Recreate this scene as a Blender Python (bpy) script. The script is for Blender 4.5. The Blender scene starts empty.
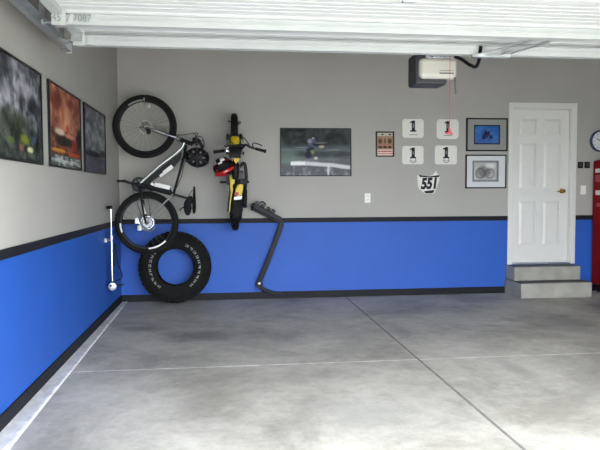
import bpy, bmesh, math, random
from mathutils import Vector, Matrix
PI = math.pi
C = bpy.context.scene.collection
random.seed(7)

# ------------------------------------------------------------------ camera numbers
CAM = (1.2537, -7.8941, 1.3177); YAW, PITCH, ROLL, F = 0.1182, -0.0507, -0.0045, 637.08
def axes():
    cy, sy = math.cos(YAW), math.sin(YAW); cp, sp = math.cos(PITCH), math.sin(PITCH)
    f = Vector((sy*cp, cy*cp, sp)); r = Vector((cy, -sy, 0)); u = r.cross(f)
    c, s = math.cos(ROLL), math.sin(ROLL)
    return c*r+s*u, c*u-s*r, f
AR, AU, AF = axes()
def at(x, y, Y):                       # point of the pixel's ray at depth Y
    d = AF+(x-300)/F*AR-(y-225)/F*AU
    t = (Y-CAM[1])/d.y
    return Vector(CAM)+t*d

# ------------------------------------------------------------------ materials
MATS = {}
def mat(name, col, rough=.5, metal=0., noise=0., nscale=8., bump=0., bscale=60., coat=0., spec=None):
    m = bpy.data.materials.new(name); m.use_nodes = True
    nt = m.node_tree; b = nt.nodes['Principled BSDF']
    b.inputs['Base Color'].default_value = (*col, 1); b.inputs['Roughness'].default_value = rough
    b.inputs['Metallic'].default_value = metal; b.inputs['Coat Weight'].default_value = coat
    if spec is None: spec = .22 if max(col) < .05 else .5
    b.inputs['Specular IOR Level'].default_value = spec
    tc = nt.nodes.new('ShaderNodeTexCoord')
    n = nt.nodes.new('ShaderNodeTexNoise'); n.inputs['Scale'].default_value = nscale; n.inputs['Detail'].default_value = 5
    nt.links.new(tc.outputs['Object'], n.inputs['Vector'])
    r = nt.nodes.new('ShaderNodeValToRGB')
    k = max(noise, .02)
    r.color_ramp.elements[0].position = .3; r.color_ramp.elements[1].position = .7
    r.color_ramp.elements[0].color = (*[c*(1-k) for c in col], 1)
    r.color_ramp.elements[1].color = (*[min(1, c*(1+k)) for c in col], 1)
    nt.links.new(n.outputs['Fac'], r.inputs['Fac']); nt.links.new(r.outputs['Color'], b.inputs['Base Color'])
    if bump:
        n2 = nt.nodes.new('ShaderNodeTexNoise'); n2.inputs['Scale'].default_value = bscale
        nt.links.new(tc.outputs['Object'], n2.inputs['Vector'])
        bp = nt.nodes.new('ShaderNodeBump'); bp.inputs['Strength'].default_value = bump; bp.inputs['Distance'].default_value = .01
        nt.links.new(n2.outputs['Fac'], bp.inputs['Height']); nt.links.new(bp.outputs['Normal'], b.inputs['Normal'])
    MATS[name] = m
    return m
GREY = mat('grey_wall_paint', (.405, .395, .37), .75, noise=.04, nscale=1.5, bump=.15, bscale=45)
BLUE = mat('blue_wall_paint', (.013, .094, .455), .6, noise=.05, nscale=1.5, bump=.12, bscale=45)
STRIPE = mat('black_trim_paint', (.010, .010, .014), .6)
CEIL = mat('white_ceiling_paint', (.42, .42, .40), .8, bump=.2)
DOORW = mat('white_door_paint', (.72, .72, .69), .4, noise=.02)
STEEL_W = mat('white_steel', (.60, .62, .62), .45, noise=.03, nscale=3)
STEEL_W2 = mat('off_white_steel', (.45, .475, .475), .5, noise=.04, nscale=6)
GALV = mat('galvanised_steel', (.52, .54, .56), .38, .8, noise=.12, nscale=20)
DARKM = mat('dark_metal', (.03, .032, .036), .4, .6, noise=.1)
BLACKM = mat('black_powder_coat', (.005, .006, .009), .45, .1, noise=.1, nscale=20)
CHROME = mat('chrome', (.75, .76, .78), .18, 1.)
ALU = mat('brushed_aluminium', (.5, .52, .5), .32, .9)
BRASS = mat('brass', (.75, .52, .16), .22, 1.)
RUBBER = mat('black_rubber', (.007, .007, .007), .75, noise=.25, nscale=30, bump=.2)
BIGRUB = mat('tyre_rubber', (.0045, .005, .0045), .8, noise=.3, nscale=12, bump=.2)
WLET = mat('white_raised_lettering', (.20, .20, .19), .6, noise=.3, nscale=30)
BLKP = mat('black_plastic', (.006, .006, .007), .5)
GREYP = mat('grey_plastic', (.10, .10, .11), .5)
CHARC = mat('charcoal_plastic', (.035, .035, .04), .45)
WHITEP = mat('white_plastic', (.82, .82, .8), .4)
CREAM = mat('cream_lens_plastic', (.46, .45, .41), .5)
YELLOW = mat('yellow_plastic', (.60, .46, .004), .45)
REDP = mat('red_plastic', (.45, .01, .012), .28, coat=.4)
REDM = mat('red_enamel', (.22, .004, .004), .6, spec=.15)
PINK = mat('red_cord', (.42, .07, .085), .7)
FABR = mat('black_fabric', (.012, .012, .014), .9, noise=.3, nscale=60)
BLUEP = mat('blue_plastic', (.012, .045, .12), .4)
STEPC = mat('step_concrete_paint', (.33, .32, .285), .8, noise=.12, nscale=7, bump=.3)
STEPT = mat('step_tread_grit', (.10, .105, .105), .85, noise=.15, nscale=30)
WHITEV = mat('white_vinyl', (.74, .74, .69), .5, noise=.03)
MATB = mat('grey_picture_mat', (.27, .28, .265), .7)
MATW = mat('white_picture_mat', (.62, .64, .66), .6)
FRB = mat('black_picture_frame', (.012, .011, .012), .35)
INK = mat('black_ink', (.012, .012, .02), .5)
INKG = mat('grey_ink', (.18, .18, .19), .5)
PENC = mat('marker_ink', (.22, .25, .25), .6)
GLASSC = mat('clock_face_white', (.75, .77, .8), .3)
PAINTG = mat('frame_grey_paint', (.32, .35, .30), .3, .5)

def concrete(name, base, dark, light, stains_shade=()):
    m = bpy.data.materials.new(name); m.use_nodes = True
    nt = m.node_tree; b = nt.nodes['Principled BSDF']; L = nt.links.new
    tc = nt.nodes.new('ShaderNodeTexCoord')
    def noise(s, det, rough=.6, dist=0, sc=(1, 1, 1)):
        mp = nt.nodes.new('ShaderNodeMapping'); mp.inputs['Scale'].default_value = sc
        L(tc.outputs['Object'], mp.inputs['Vector'])
        n = nt.nodes.new('ShaderNodeTexNoise'); n.inputs['Scale'].default_value = s
        n.inputs['Detail'].default_value = det; n.inputs['Roughness'].default_value = rough; n.inputs['Distortion'].default_value = dist
        L(mp.outputs['Vector'], n.inputs['Vector']); return n
    n1 = noise(1.1, 9, .72, .3, (1, 1, 1)); n2 = noise(9, 8, .8); n3 = noise(90, 3)
    r1 = nt.nodes.new('ShaderNodeValToRGB'); e = r1.color_ramp.elements
    e[0].position = .39; e[0].color = (*dark, 1); e[1].position = .62; e[1].color = (*light, 1)
    x = e.new(.5); x.color = (*base, 1)
    L(n1.outputs['Fac'], r1.inputs['Fac'])
    r2 = nt.nodes.new('ShaderNodeValToRGB'); e = r2.color_ramp.elements
    e[0].position = .3; e[0].color = (.74, .74, .74, 1); e[1].position = .7; e[1].color = (1.16, 1.16, 1.16, 1)
    L(n2.outputs['Fac'], r2.inputs['Fac'])
    mx = nt.nodes.new('ShaderNodeMix'); mx.data_type = 'RGBA'; mx.blend_type = 'MULTIPLY'; mx.inputs[0].default_value = 1
    L(r1.outputs['Color'], mx.inputs[6]); L(r2.outputs['Color'], mx.inputs[7])
    cur = mx.outputs[2]
    for (sx, sy, rx, ry, amt, kk) in stains_shade:     # oil, rubber marks and painted shade on the slab, each with its own outline
        mp = nt.nodes.new('ShaderNodeMapping'); mp.vector_type = 'POINT'
        mp.inputs['Location'].default_value = (-sx/rx, -sy/ry, 0); mp.inputs['Scale'].default_value = (1/rx, 1/ry, 0)
        nd = noise(3.5, 5, .7)
        sb = nt.nodes.new('ShaderNodeVectorMath'); sb.operation = 'SUBTRACT'; sb.inputs[1].default_value = (.5, .5, .5)
        sc = nt.nodes.new('ShaderNodeVectorMath'); sc.operation = 'SCALE'; sc.inputs[3].default_value = 1.6
        L(nd.outputs['Color'], sb.inputs[0]); L(sb.outputs[0], sc.inputs[0])
        ad = nt.nodes.new('ShaderNodeVectorMath'); ad.operation = 'ADD'
        L(tc.outputs['Object'], mp.inputs['Vector']); L(mp.outputs['Vector'], ad.inputs[0]); L(sc.outputs[0], ad.inputs[1])
        ln = nt.nodes.new('ShaderNodeVectorMath'); ln.operation = 'LENGTH'; L(ad.outputs[0], ln.inputs[0])
        mr = nt.nodes.new('ShaderNodeMapRange'); mr.interpolation_type = 'SMOOTHSTEP'
        mr.inputs['From Min'].default_value = .2; mr.inputs['From Max'].default_value = 1.3
        mr.inputs['To Min'].default_value = amt; mr.inputs['To Max'].default_value = 0
        L(ln.outputs['Value'], mr.inputs['Value'])
        m2 = nt.nodes.new('ShaderNodeMix'); m2.data_type = 'RGBA'; m2.inputs[7].default_value = (*kk, 1)
        L(mr.outputs['Result'], m2.inputs[0]); L(cur, m2.inputs[6]); cur = m2.outputs[2]
    L(cur, b.inputs['Base Color'])
    rr = nt.nodes.new('ShaderNodeMapRange'); rr.inputs['To Min'].default_value = .42; rr.inputs['To Max'].default_value = .75
    L(n2.outputs['Fac'], rr.inputs['Value']); L(rr.outputs['Result'], b.inputs['Roughness'])
    bp = nt.nodes.new('ShaderNodeBump'); bp.inputs['Strength'].default_value = .12; bp.inputs['Distance'].default_value = .01
    L(n3.outputs['Fac'], bp.inputs['Height']); L(bp.outputs['Normal'], b.inputs['Normal'])
    return m
OIL_SHADE = (.075, .072, .07); PALE = (.55, .55, .53)
FLOORM = concrete('garage_concrete', (.43, .41, .365), (.315, .298, .262), (.52, .50, .45), stains_shade=[
    (.42, -1.6, .28, .14, .5, OIL_SHADE), (.98, -2.0, .36, .25, .6, OIL_SHADE), (1.5, -2.1, .8, .45, .3, OIL_SHADE), (2.45, -2.3, .3, .8, .22, OIL_SHADE), (3.6, -1.0, .9, .3, .22, OIL_SHADE),
    (5.9, -1.3, .9, .9, .6, OIL_SHADE), (4.6, -1.9, .6, .6, .5, OIL_SHADE), (5.2, -3.2, .7, .7, .6, OIL_SHADE), (3.9, -3.6, .35, .8, .28, (.12, .11, .09)), (1.15, -3.9, .3, .6, .3, (.15, .14, .12)), (.9, -2.9, .5, .25, .2, OIL_SHADE), (2.0, -3.4, .5, .2, .2, OIL_SHADE), (2.9, -2.0, .12, .5, .25, OIL_SHADE),  # the broad strong patches on the right are floor shade put into the colour
    (.35, -3.7, .25, .12, .35, PALE), (2.1, -4.2, .5, .35, .3, PALE), (3.4, -3.5, .12, .5, .3, OIL_SHADE), (4.2, -4.1, .7, .4, .25, PALE)])
CURBM = concrete('curb_concrete', (.74, .74, .73), (.58, .58, .57), (.84, .84, .83))
DRIVE = concrete('driveway_concrete', (.36, .35, .33), (.31, .30, .28), (.41, .40, .38))
GROOVE = mat('joint_dirt', (.20, .19, .175), .9, noise=.2)
SEAL = mat('pale_joint_filler', (.80, .80, .78), .8, noise=.3, nscale=9)
GRASS = mat('lawn_grass', (.06, .12, .025), .9, noise=.3)
STUCCO = mat('beige_stucco', (.45, .40, .33), .85, bump=.3)

VCOL = bpy.data.materials.new('printed_picture'); VCOL.use_nodes = True
_nt = VCOL.node_tree; _a = _nt.nodes.new('ShaderNodeVertexColor'); _a.layer_name = 'print'
_b = _nt.nodes['Principled BSDF']; _nt.links.new(_a.outputs['Color'], _b.inputs['Base Color'])
_b.inputs['Roughness'].default_value = .6; _b.inputs['Specular IOR Level'].default_value = .2

# ------------------------------------------------------------------ mesh helpers
def loc_of(p):
    v = Vector((0, 0, 0))
    while p is not None: v += p.location; p = p.parent
    return v
def tag(o, label=None, cat=None, group=None, kind=None):
    if label: o['label'] = label
    if cat: o['category'] = cat
    if group: o['group'] = group
    if kind: o['kind'] = kind
    return o
def thing(name, loc, label=None, cat=None, group=None, kind=None):
    o = bpy.data.objects.new(name, None); o.empty_display_size = .1; C.objects.link(o); o.location = loc
    return tag(o, label, cat, group, kind)

class MB:
    """collects shapes in world coordinates, build() links them as one mesh"""
    def __init__(s): s.bm = bmesh.new(); s.mi = 0
    def m(s, i): s.mi = i; return s
    def _f(s, vs):
        try:
            f = s.bm.faces.new(vs); f.material_index = s.mi; return f
        except ValueError: return None
    def hexa(s, P):
        v = [s.bm.verts.new(p) for p in P]
        for q in ((3, 2, 1, 0), (4, 5, 6, 7), (0, 1, 5, 4), (1, 2, 6, 5), (2, 3, 7, 6), (3, 0, 4, 7)): s._f([v[i] for i in q])
        return s
    def box(s, a, b):
        x0, y0, z0 = [min(a[i], b[i]) for i in range(3)]; x1, y1, z1 = [max(a[i], b[i]) for i in range(3)]
        return s.hexa([(x0, y0, z0), (x1, y0, z0), (x1, y1, z0), (x0, y1, z0), (x0, y0, z1), (x1, y0, z1), (x1, y1, z1), (x0, y1, z1)])
    def bar(s, A, B, w, h, up=(0, 0, 1)):           # rectangular bar A-B
        A, B = Vector(A), Vector(B); d = (B-A).normalized(); U = Vector(up)
        if abs(d.dot(U)) > .98: U = Vector((0, 1, 0)) if abs(d.y) < .9 else Vector((1, 0, 0))
        sd = d.cross(U).normalized(); U = sd.cross(d).normalized()
        P = [q+sd*i*w/2+U*j*h/2 for q in (A, B) for i, j in ((-1, -1), (1, -1), (1, 1), (-1, 1))]
        return s.hexa(P)
    def tube(s, pts, r, n=10, closed=False, cap=True):
        pts = [Vector(p) for p in pts]; k = len(pts)
        rs = r if isinstance(r, (list, tuple)) else [r]*k
        rings = []; prev = None
        for i, p in enumerate(pts):
            if closed: d = pts[(i+1) % k]-pts[i-1]
            else: d = pts[min(i+1, k-1)]-pts[max(i-1, 0)]
            d.normalize()
            if prev is None:
                U = Vector((0, 0, 1)) if abs(d.z) < .9 else Vector((0, 1, 0))
                prev = (U-d*U.dot(d)).normalized()
            else: prev = (prev-d*prev.dot(d)).normalized()
            sd = d.cross(prev)
            rings.append([s.bm.verts.new(p+(prev*math.cos(2*PI*j/n)+sd*math.sin(2*PI*j/n))*rs[i]) for j in range(n)])
        m = k if closed else k-1
        for i in range(m):
            a, b = rings[i], rings[(i+1) % k]
            for j in range(n): s._f([a[j], a[(j+1) % n], b[(j+1) % n], b[j]])
        if cap and not closed: s._f(rings[0][::-1]); s._f(rings[-1])
        return s
    def lathe(s, c, axis, prof, n=32, a0=0, a1=2*PI):   # prof: (radius, offset along axis)
        c = Vector(c); A = Vector(axis).normalized()
        U = Vector((0, 0, 1)) if abs(A.z) < .9 else Vector((1, 0, 0)); U = (U-A*U.dot(A)).normalized(); V = A.cross(U)
        full = abs(a1-a0-2*PI) < 1e-6; m = n if full else n+1
        rows = []
        for i in range(m):
            t = a0+(a1-a0)*i/n
            rows.append([s.bm.verts.new(c+A*o+(U*math.cos(t)+V*math.sin(t))*max(r, 1e-5)) for r, o in prof])
        for i in range(n):
            a, b = rows[i], rows[(i+1) % m]
            for j in range(len(prof)-1): s._f([a[j], b[j], b[j+1], a[j+1]])
        return s
    def torus(s, c, axis, R, r, n=40, k=10, sy=1., a0=0, a1=2*PI):
        return s.lathe(c, axis, [(R+r*math.cos(2*PI*j/k), r*sy*math.sin(2*PI*j/k)) for j in range(k+1)], n, a0, a1)
    def ell(s, c, rad, rot=None, n=20, k=12):
        c = Vector(c); R = rot or Matrix.Identity(3)
        rows = []
        for i in range(k+1):
            t = PI*i/k
            rows.append([s.bm.verts.new(c+R @ Vector((rad[0]*math.sin(t)*math.cos(2*PI*j/n), rad[1]*math.sin(t)*math.sin(2*PI*j/n), rad[2]*math.cos(t)))) for j in range(n)])
        for i in range(k):
            for j in range(n): s._f([rows[i][j], rows[i+1][j], rows[i+1][(j+1) % n], rows[i][(j+1) % n]])
        return s
    def prism(s, outline, d):                    # outline: 3D points; d: extrusion vector
        d = Vector(d); a = [s.bm.verts.new(p) for p in outline]; b = [s.bm.verts.new(Vector(p)+d) for p in outline]
        s._f(a[::-1]); s._f(b); k = len(a)
        for i in range(k): s._f([a[i], a[(i+1) % k], b[(i+1) % k], b[i]])
        return s
    def build(s, name, mats, parent=None, smooth=False, bevel=0., kind=None, label=None, seg=2):
        if not isinstance(mats, (list, tuple)): mats = [mats]
        bmesh.ops.remove_doubles(s.bm, verts=s.bm.verts, dist=1e-5)
        bmesh.ops.recalc_face_normals(s.bm, faces=s.bm.faces)
        o = loc_of(parent) if parent else Vector((0, 0, 0))
        me = bpy.data.meshes.new(name)
        bmesh.ops.translate(s.bm, verts=s.bm.verts, vec=-o)
        s.bm.to_mesh(me); s.bm.free()
        for m_ in mats: me.materials.append(m_)
        if smooth:
            me.polygons.foreach_set('use_smooth', [True]*len(me.polygons))
        ob = bpy.data.objects.new(name, me); C.objects.link(ob)
        if parent: ob.parent = parent
        if smooth:
            me.set_sharp_from_angle(angle=math.radians(40))
        if bevel:
            b = ob.modifiers.new('bevel', 'BEVEL'); b.width = bevel; b.segments = seg; b.limit_method = 'ANGLE'; b.angle_limit = math.radians(40)
        if kind: ob['kind'] = kind
        if label: ob['label'] = label
        return ob
def rebase(ob, new):                                    # move a top-level mesh's origin to its base
    new = Vector(new); d = new-ob.location
    ob.data.transform(Matrix.Translation(-d)); ob.location = new
    return ob
def smoothpath(P, n=6):
    P = [Vector(p) for p in P]; out = []
    for i in range(len(P)-1):
        a = P[max(i-1, 0)]; b = P[i]; c = P[i+1]; d = P[min(i+2, len(P)-1)]
        for k in range(n):
            t = k/n
            out.append(.5*((2*b)+(-a+c)*t+(2*a-5*b+4*c-d)*t*t+(-a+3*b-3*c+d)*t**3))
    out.append(P[-1]); return out
def text_mesh(name, txt, size, m, parent, origin, xdir, ydir, depth=.001, bold=0., shear=0., align='CENTER', sx=1.):
    cu = bpy.data.curves.new(name, 'FONT'); cu.body = txt; cu.size = size; cu.extrude = depth; cu.offset = bold; cu.shear = shear
    cu.align_x = align; cu.align_y = 'CENTER'
    tmp = bpy.data.objects.new('tmp', cu); C.objects.link(tmp); bpy.context.view_layer.update()
    me = bpy.data.meshes.new_from_object(tmp.evaluated_get(bpy.context.evaluated_depsgraph_get()))
    bpy.data.objects.remove(tmp)
    X = Vector(xdir).normalized(); Y = Vector(ydir).normalized(); Z = X.cross(Y)
    o = Vector(origin)-(loc_of(parent) if parent else Vector((0, 0, 0)))
    M = Matrix(((X.x*sx, Y.x, Z.x, o.x), (X.y*sx, Y.y, Z.y, o.y), (X.z*sx, Y.z, Z.z, o.z), (0, 0, 0, 1)))
    me.transform(M); me.materials.clear(); me.materials.append(m)
    ob = bpy.data.objects.new(name, me); C.objects.link(ob); ob.parent = parent
    return ob

# ------------------------------------------------------------------ the setting
RX = 7.4; FY = -6.25; H = 3.2; DX0, DX1 = .22, 5.2       # right wall, front wall, ceiling, overhead opening
RL, RH = .946, 1.005                                     # black rail band
EX0, EX1, EZ0, EZ1 = 4.955, 5.785, .37, 2.41             # entry door opening
def strip(mb, ax, fixed, a0, a1, z0, z1, th):            # wall piece on plane ax=fixed, inner face there
    if ax == 1: mb.box((a0, fixed, z0), (a1, fixed+th, z1))
    else: mb.box((fixed, a0, z0), (fixed+th, a1, z1))
# back wall with the door opening
w = MB()
for x0, x1 in ((-.12, EX0), (EX1, RX+.12)):
    w.m(1).box((x0, 0, 0), (x1, .12, RL)); w.m(0).box((x0, 0, RL), (x1, .12, H))
w.m(1).box((EX0, 0, 0), (EX1, .12, EZ0-.001)); w.m(0).box((EX0, 0, EZ1), (EX1, .12, H))
w.build('wall_back', [GREY, BLUE], kind='structure')
w = MB(); w.m(1).box((-.12, FY, 0), (0, 0, RL)); w.m(0).box((-.12, FY, RL), (0, 0, H)); w.build('wall_left', [GREY, BLUE], kind='structure')
w = MB(); w.m(1).box((RX, FY, 0), (RX+.12, 0, RL)); w.m(0).box((RX, FY, RL), (RX+.12, 0, H)); w.build('wall_right', [GREY, BLUE], kind='structure')
w = MB()
w.box((-.6, FY-.16, 0), (DX0, FY, H+.05)).box((DX1, FY-.16, 0), (RX+.6, FY, H+.05)).box((DX0, FY-.16, 2.16), (DX1, FY, H+.05))
w.build('wall_front', STUCCO, kind='structure')
MB().box((-.12, FY-.4, H), (RX+.12, .12, H+.15)).build('ceiling', CEIL, kind='structure')
# floor: four slabs, with real joints
JX, JY = 2.765, -3.075
f = MB()
for x0, x1 in ((-.12, JX-.011), (JX+.011, RX+.12)):
    for y0, y1 in ((FY-.16, JY-.005), (JY+.005, .12)): f.m(0).box((x0, y0, -.12), (x1, y1, 0))
f.m(1).box((JX-.011, FY-.16, -.12), (JX+.011, .12, -.002))
f.m(2).box((-.12, JY-.005, -.12), (JX-.011, JY+.005, +.0004)); f.m(2).box((JX+.011, JY-.005, -.12), (RX+.12, JY+.005, +.0002))
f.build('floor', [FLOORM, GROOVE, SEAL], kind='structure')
MB().box((-6, -30, -.16), (14, FY-.16, -.02)).build('driveway', DRIVE, kind='structure')
MB().box((-60, -60, -.3), (60, -30, -.1)).box((-60, -30, -.3), (-6, 20, -.1)).box((14, -30, -.3), (60, 20, -.1)).build('lawn', GRASS, kind='structure')
# concrete footing curb along the left wall
c = MB(); c.hexa([(.0145, FY, 0), (.165, FY, 0), (.075, -.015, 0), (.0145, -.015, 0), (.0145, FY, .006), (.155, FY, .006), (.068, -.015, .006), (.0145, -.015, .006)])
c.m(1).hexa([(.125, FY, .0055), (.160, FY, .0055), (.072, -.015, .0055), (.052, -.015, .0055), (.132, FY, .010), (.155, FY, .010), (.069, -.015, .010), (.056, -.015, .010)])
c.build('trim_1', [CURBM, SEAL], kind='structure')
# black rails and baseboards
MB().box((0, -.014, RL), (4.905, 0, RH)).box((5.835, -.014, RL), (RX, 0, RH)).build('trim_2', STRIPE, kind='structure', bevel=.003)
MB().box((0, FY, RL), (.014, -.014, RH)).build('trim_3', STRIPE, kind='structure', bevel=.003)
MB().box((.012, -.014, 0), (4.905, 0, .085)).box((5.835, -.014, 0), (RX, 0, .085)).build('baseboard_back', STRIPE, kind='structure', bevel=.003)
MB().box((0, FY, 0), (.014, -.014, .088)).build('baseboard_left', STRIPE, kind='structure', bevel=.003)
MB().box((RX-.014, FY, 0), (RX, 0, .085)).build('baseboard_right', STRIPE, kind='structure', bevel=.003)
MB().box((RX-.014, FY, RL), (RX, 0, RH)).build('trim_4', STRIPE, kind='structure', bevel=.003)

# entry door
d = thing('door_1', ((EX0+EX1)/2, 0, EZ0), kind='structure')
MB().box((EX0-.05, -.018, EZ0), (EX0+.012, 0, EZ1)).box((EX1-.012, -.018, EZ0), (EX1+.05, 0, EZ1)).box((EX0-.05, -.018, EZ1-.012), (EX1+.05, 0, EZ1+.055)).build('door_casing', DOORW, d, bevel=.004)
MB().box((EX0, 0, EZ0), (EX0+.02, .12, EZ1)).box((EX1-.02, 0, EZ0), (EX1, .12, EZ1)).box((EX0+.02, 0, EZ1-.02), (EX1-.02, .12, EZ1)).build('door_jamb', DOORW, d)
MB().box((EX0+.02, -.005, EZ0), (EX1-.02, .12, EZ0+.022)).build('threshold', GALV, d, bevel=.003)
lx0, lx1, lz0, lz1 = EX0+.022, EX1-.022, EZ0+.025, EZ1-.022; LY = .055
lf = MB(); wd = lx1-lx0; cx = (lx0+lx1)/2
cols = ((lx0+.11, cx-.05), (cx+.05, lx1-.11))
rows = ((lz0+.22, lz0+.80), (lz0+.96, lz0+1.56), (lz0+1.66, lz1-.12))
zs = [lz0, rows[0][0], rows[0][1], rows[1][0], rows[1][1], rows[2][0], rows[2][1], lz1]
xs = [lx0, cols[0][0], cols[0][1], cols[1][0], cols[1][1], lx1]
for i in range(5):
    for j in range(7):
        hole = i in (1, 3) and j in (1, 3, 5)
        lf.box((xs[i], LY+(.012 if hole else 0), zs[j]), (xs[i+1], LY+.04, zs[j+1]))
lf.build('door_leaf', DOORW, d, bevel=.0)
for (x0, x1) in cols:
    for (z0, z1) in rows:
        p = MB(); q = .035
        o_ = [(x0, LY+.0125, z0), (x1, LY+.0125, z0), (x1, LY+.0125, z1), (x0, LY+.0125, z1)]
        i_ = [(x0+q, LY+.001, z0+q), (x1-q, LY+.001, z0+q), (x1-q, LY+.001, z1-q), (x0+q, LY+.001, z1-q)]
        p.hexa([o_[0], o_[1], o_[2], o_[3], i_[0], i_[1], i_[2], i_[3]]); p.build('door_panel', DOORW, d)
kp = at(563.5, 191, -.0)
k = MB(); k.lathe((kp.x, LY, kp.z), (0, -1, 0), [(0, 0), (.032, 0), (.032, .008), (.014, .014), (.012, .03), (.026, .042), (.029, .055), (.022, .066), (0, .07)], 20)
k.tube([(kp.x, LY-.045, kp.z), (kp.x-.03, LY-.048, kp.z), (kp.x-.085, LY-.045, kp.z-.004)], .008)
k.build('door_handle', BRASS, d, smooth=True)
for hz in (lz0+.2, lz0+1., lz1-.2):
    MB().tube([(lx0-.001, LY-.004, hz-.045), (lx0-.001, LY-.004, hz+.045)], .006).build('hinge', BRASS, d, smooth=True)

# steps up to the door
st = thing('concrete_steps', (5.34, 0, 0), 'two grey concrete steps leading up to the white door', 'steps')
s1 = MB().box((4.87, -.48, 0), (5.80, -.016, .185)).build('step', STEPC, st, bevel=.006, label='lower, wider step of the pair')
MB().box((4.875, -.475, .185), (5.795, -.262, .190)).build('tread', STEPT, s1)
s2 = MB().box((4.89, -.255, .191), (5.775, -.016, .362)).build('step', STEPC, st, bevel=.006, label='upper step right below the door')
MB().box((4.895, -.25, .362), (5.77, -.018, .367)).build('tread', STEPT, s2)

# ------------------------------------------------------------------ overhead door, parked open under the ceiling
SL = math.tan(math.radians(.15)); GX0, GX1 = .28, 5.14
def gz(x, z): return z-(x-GX0)*SL
def gbox(mb, x0, y0, z0, x1, y1, z1):
    return mb.hexa([(x0, y0, gz(x0, z0)), (x1, y0, gz(x1, z0)), (x1, y1, gz(x1, z0)), (x0, y1, gz(x0, z0)),
                    (x0, y0, gz(x0, z1)), (x1, y0, gz(x1, z1)), (x1, y1, gz(x1, z1)), (x0, y1, gz(x0, z1))])
gd = thing('garage_door', (GX0, -4.5, 2.3), 'white sectional overhead garage door parked open below the ceiling', 'garage door')
PZ = 2.375; YS = [-3.44, -3.985, -4.53, -5.075, -5.62]
def stiles(): return [GX0, 2.22, 4.2, GX1-.06]
for i in range(4):
    y1, y0 = YS[i]-.002, YS[i+1]+.002
    m_ = MB(); gbox(m_, GX0, y0, PZ+.006, GX1, y1, PZ+.05)
    nr = 6                                            # pressed ribs along the panel
    for j in range(nr):
        ya = y0+.06+(y1-y0-.12)*j/nr; gbox(m_, GX0+.002, ya, PZ+.003, GX1-.002, ya+(y1-y0-.12)/nr*.6, PZ+.008)
    gbox(m_, GX0, y0, PZ-.012, GX1, y0+.035, PZ+.006); gbox(m_, GX0, y1-.035, PZ-.012, GX1, y1, PZ+.006)
    sec = m_.build('door_section', STEEL_W, gd)
    for sx in (GX0, GX1-.06):
        q = MB(); gbox(q, sx, y0+.036, PZ-(.022 if sx in (GX0, GX1-.06) else .002), sx+.06, y1-.036, PZ+.004); q.build('stile', STEEL_W2, sec)
for (ys, nm) in ((YS[0]-.055, 'rear'), (YS[1]-.03, 'front')):
    q = MB(); zb, zt = 2.298, PZ-.014; ww = .052        # hat shaped strut: web facing the opening, lip, flange
    gbox(q, GX0+.01, ys-.003, zb, GX1-.01, ys, zt)
    gbox(q, GX0+.01, ys, zb, GX1-.01, ys+ww, zb+.003)
    gbox(q, GX0+.01, ys+ww, zb, GX1-.01, ys+ww+.003, zt)
    gbox(q, GX0+.01, ys-.02, zt-.003, GX1-.01, ys-.003, zt)
    gbox(q, GX0+.01, ys-.009, zb+.028, GX1-.01, ys-.003, zb+.036)
    q.build('strut', STEEL_W2, gd)
def hinge(x, y):
    q = MB(); z = gz(x, PZ-.02)
    q.box((x, y-.06, z-.006), (x+.06, y-.008, z)); q.box((x, y+.008, z-.006), (x+.06, y+.06, z))
    q.tube([(x-.005, y, z-.012), (x+.065, y, z-.012)], .01, 8)
    q.build('hinge', GALV, gd)
for sx in stiles():
    hinge(sx, YS[2]); hinge(sx, YS[3])
# roller brackets at the left end
for y in (YS[0]-.03, YS[1]+.08, YS[2], YS[3]):
    q = MB(); z = 2.335
    q.box((GX0-.012, y-.05, z-.02), (GX0+.055, y+.05, z+.035)); q.tube([(GX0+.02, y, z), (GX0-.075, y, z)], .006)
    q.lathe((GX0-.082, y, z), (1, 0, 0), [(0, -.008), (.022, -.008), (.022, .008), (0, .008)], 14)
    q.build('roller_bracket', GALV, gd)
# pale end caps where the struts stop
for y in (YS[0]-.055, YS[1]-.03):
    q = MB(); gbox(q, GX0-.004, y-.012, 2.292, GX0+.075, y-.003, 2.39)
    gbox(q, GX0+.085, y-.010, 2.30, GX0+.12, y-.003, 2.36); q.build('strut_end_cap', STEEL_W2, gd, bevel=.002)
tx = at(72, 18.5, YS[1]-.036)
text_mesh('marker_writing', "45  7 7087", .062, PENC, gd, (tx.x+.0, YS[1]-.045, tx.z), (1, 0, -SL), (0, 0, 1), depth=.0004, sx=.82)
# operator bracket and curved arm marks in the middle of the top section
a1 = at(470, 46, -3.52); a2 = at(503, 39, -3.8)
q = MB(); q.bar((3.03, -3.50, 2.282), (3.34, -3.84, 2.335), .04, .006); q.bar((3.22, -3.50, 2.282), (3.46, -3.80, 2.335), .05, .006); q.box((3.0, -3.53, 2.268), (3.28, -3.49, 2.286))
q.build('arm_bracket', GALV, gd)

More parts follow.
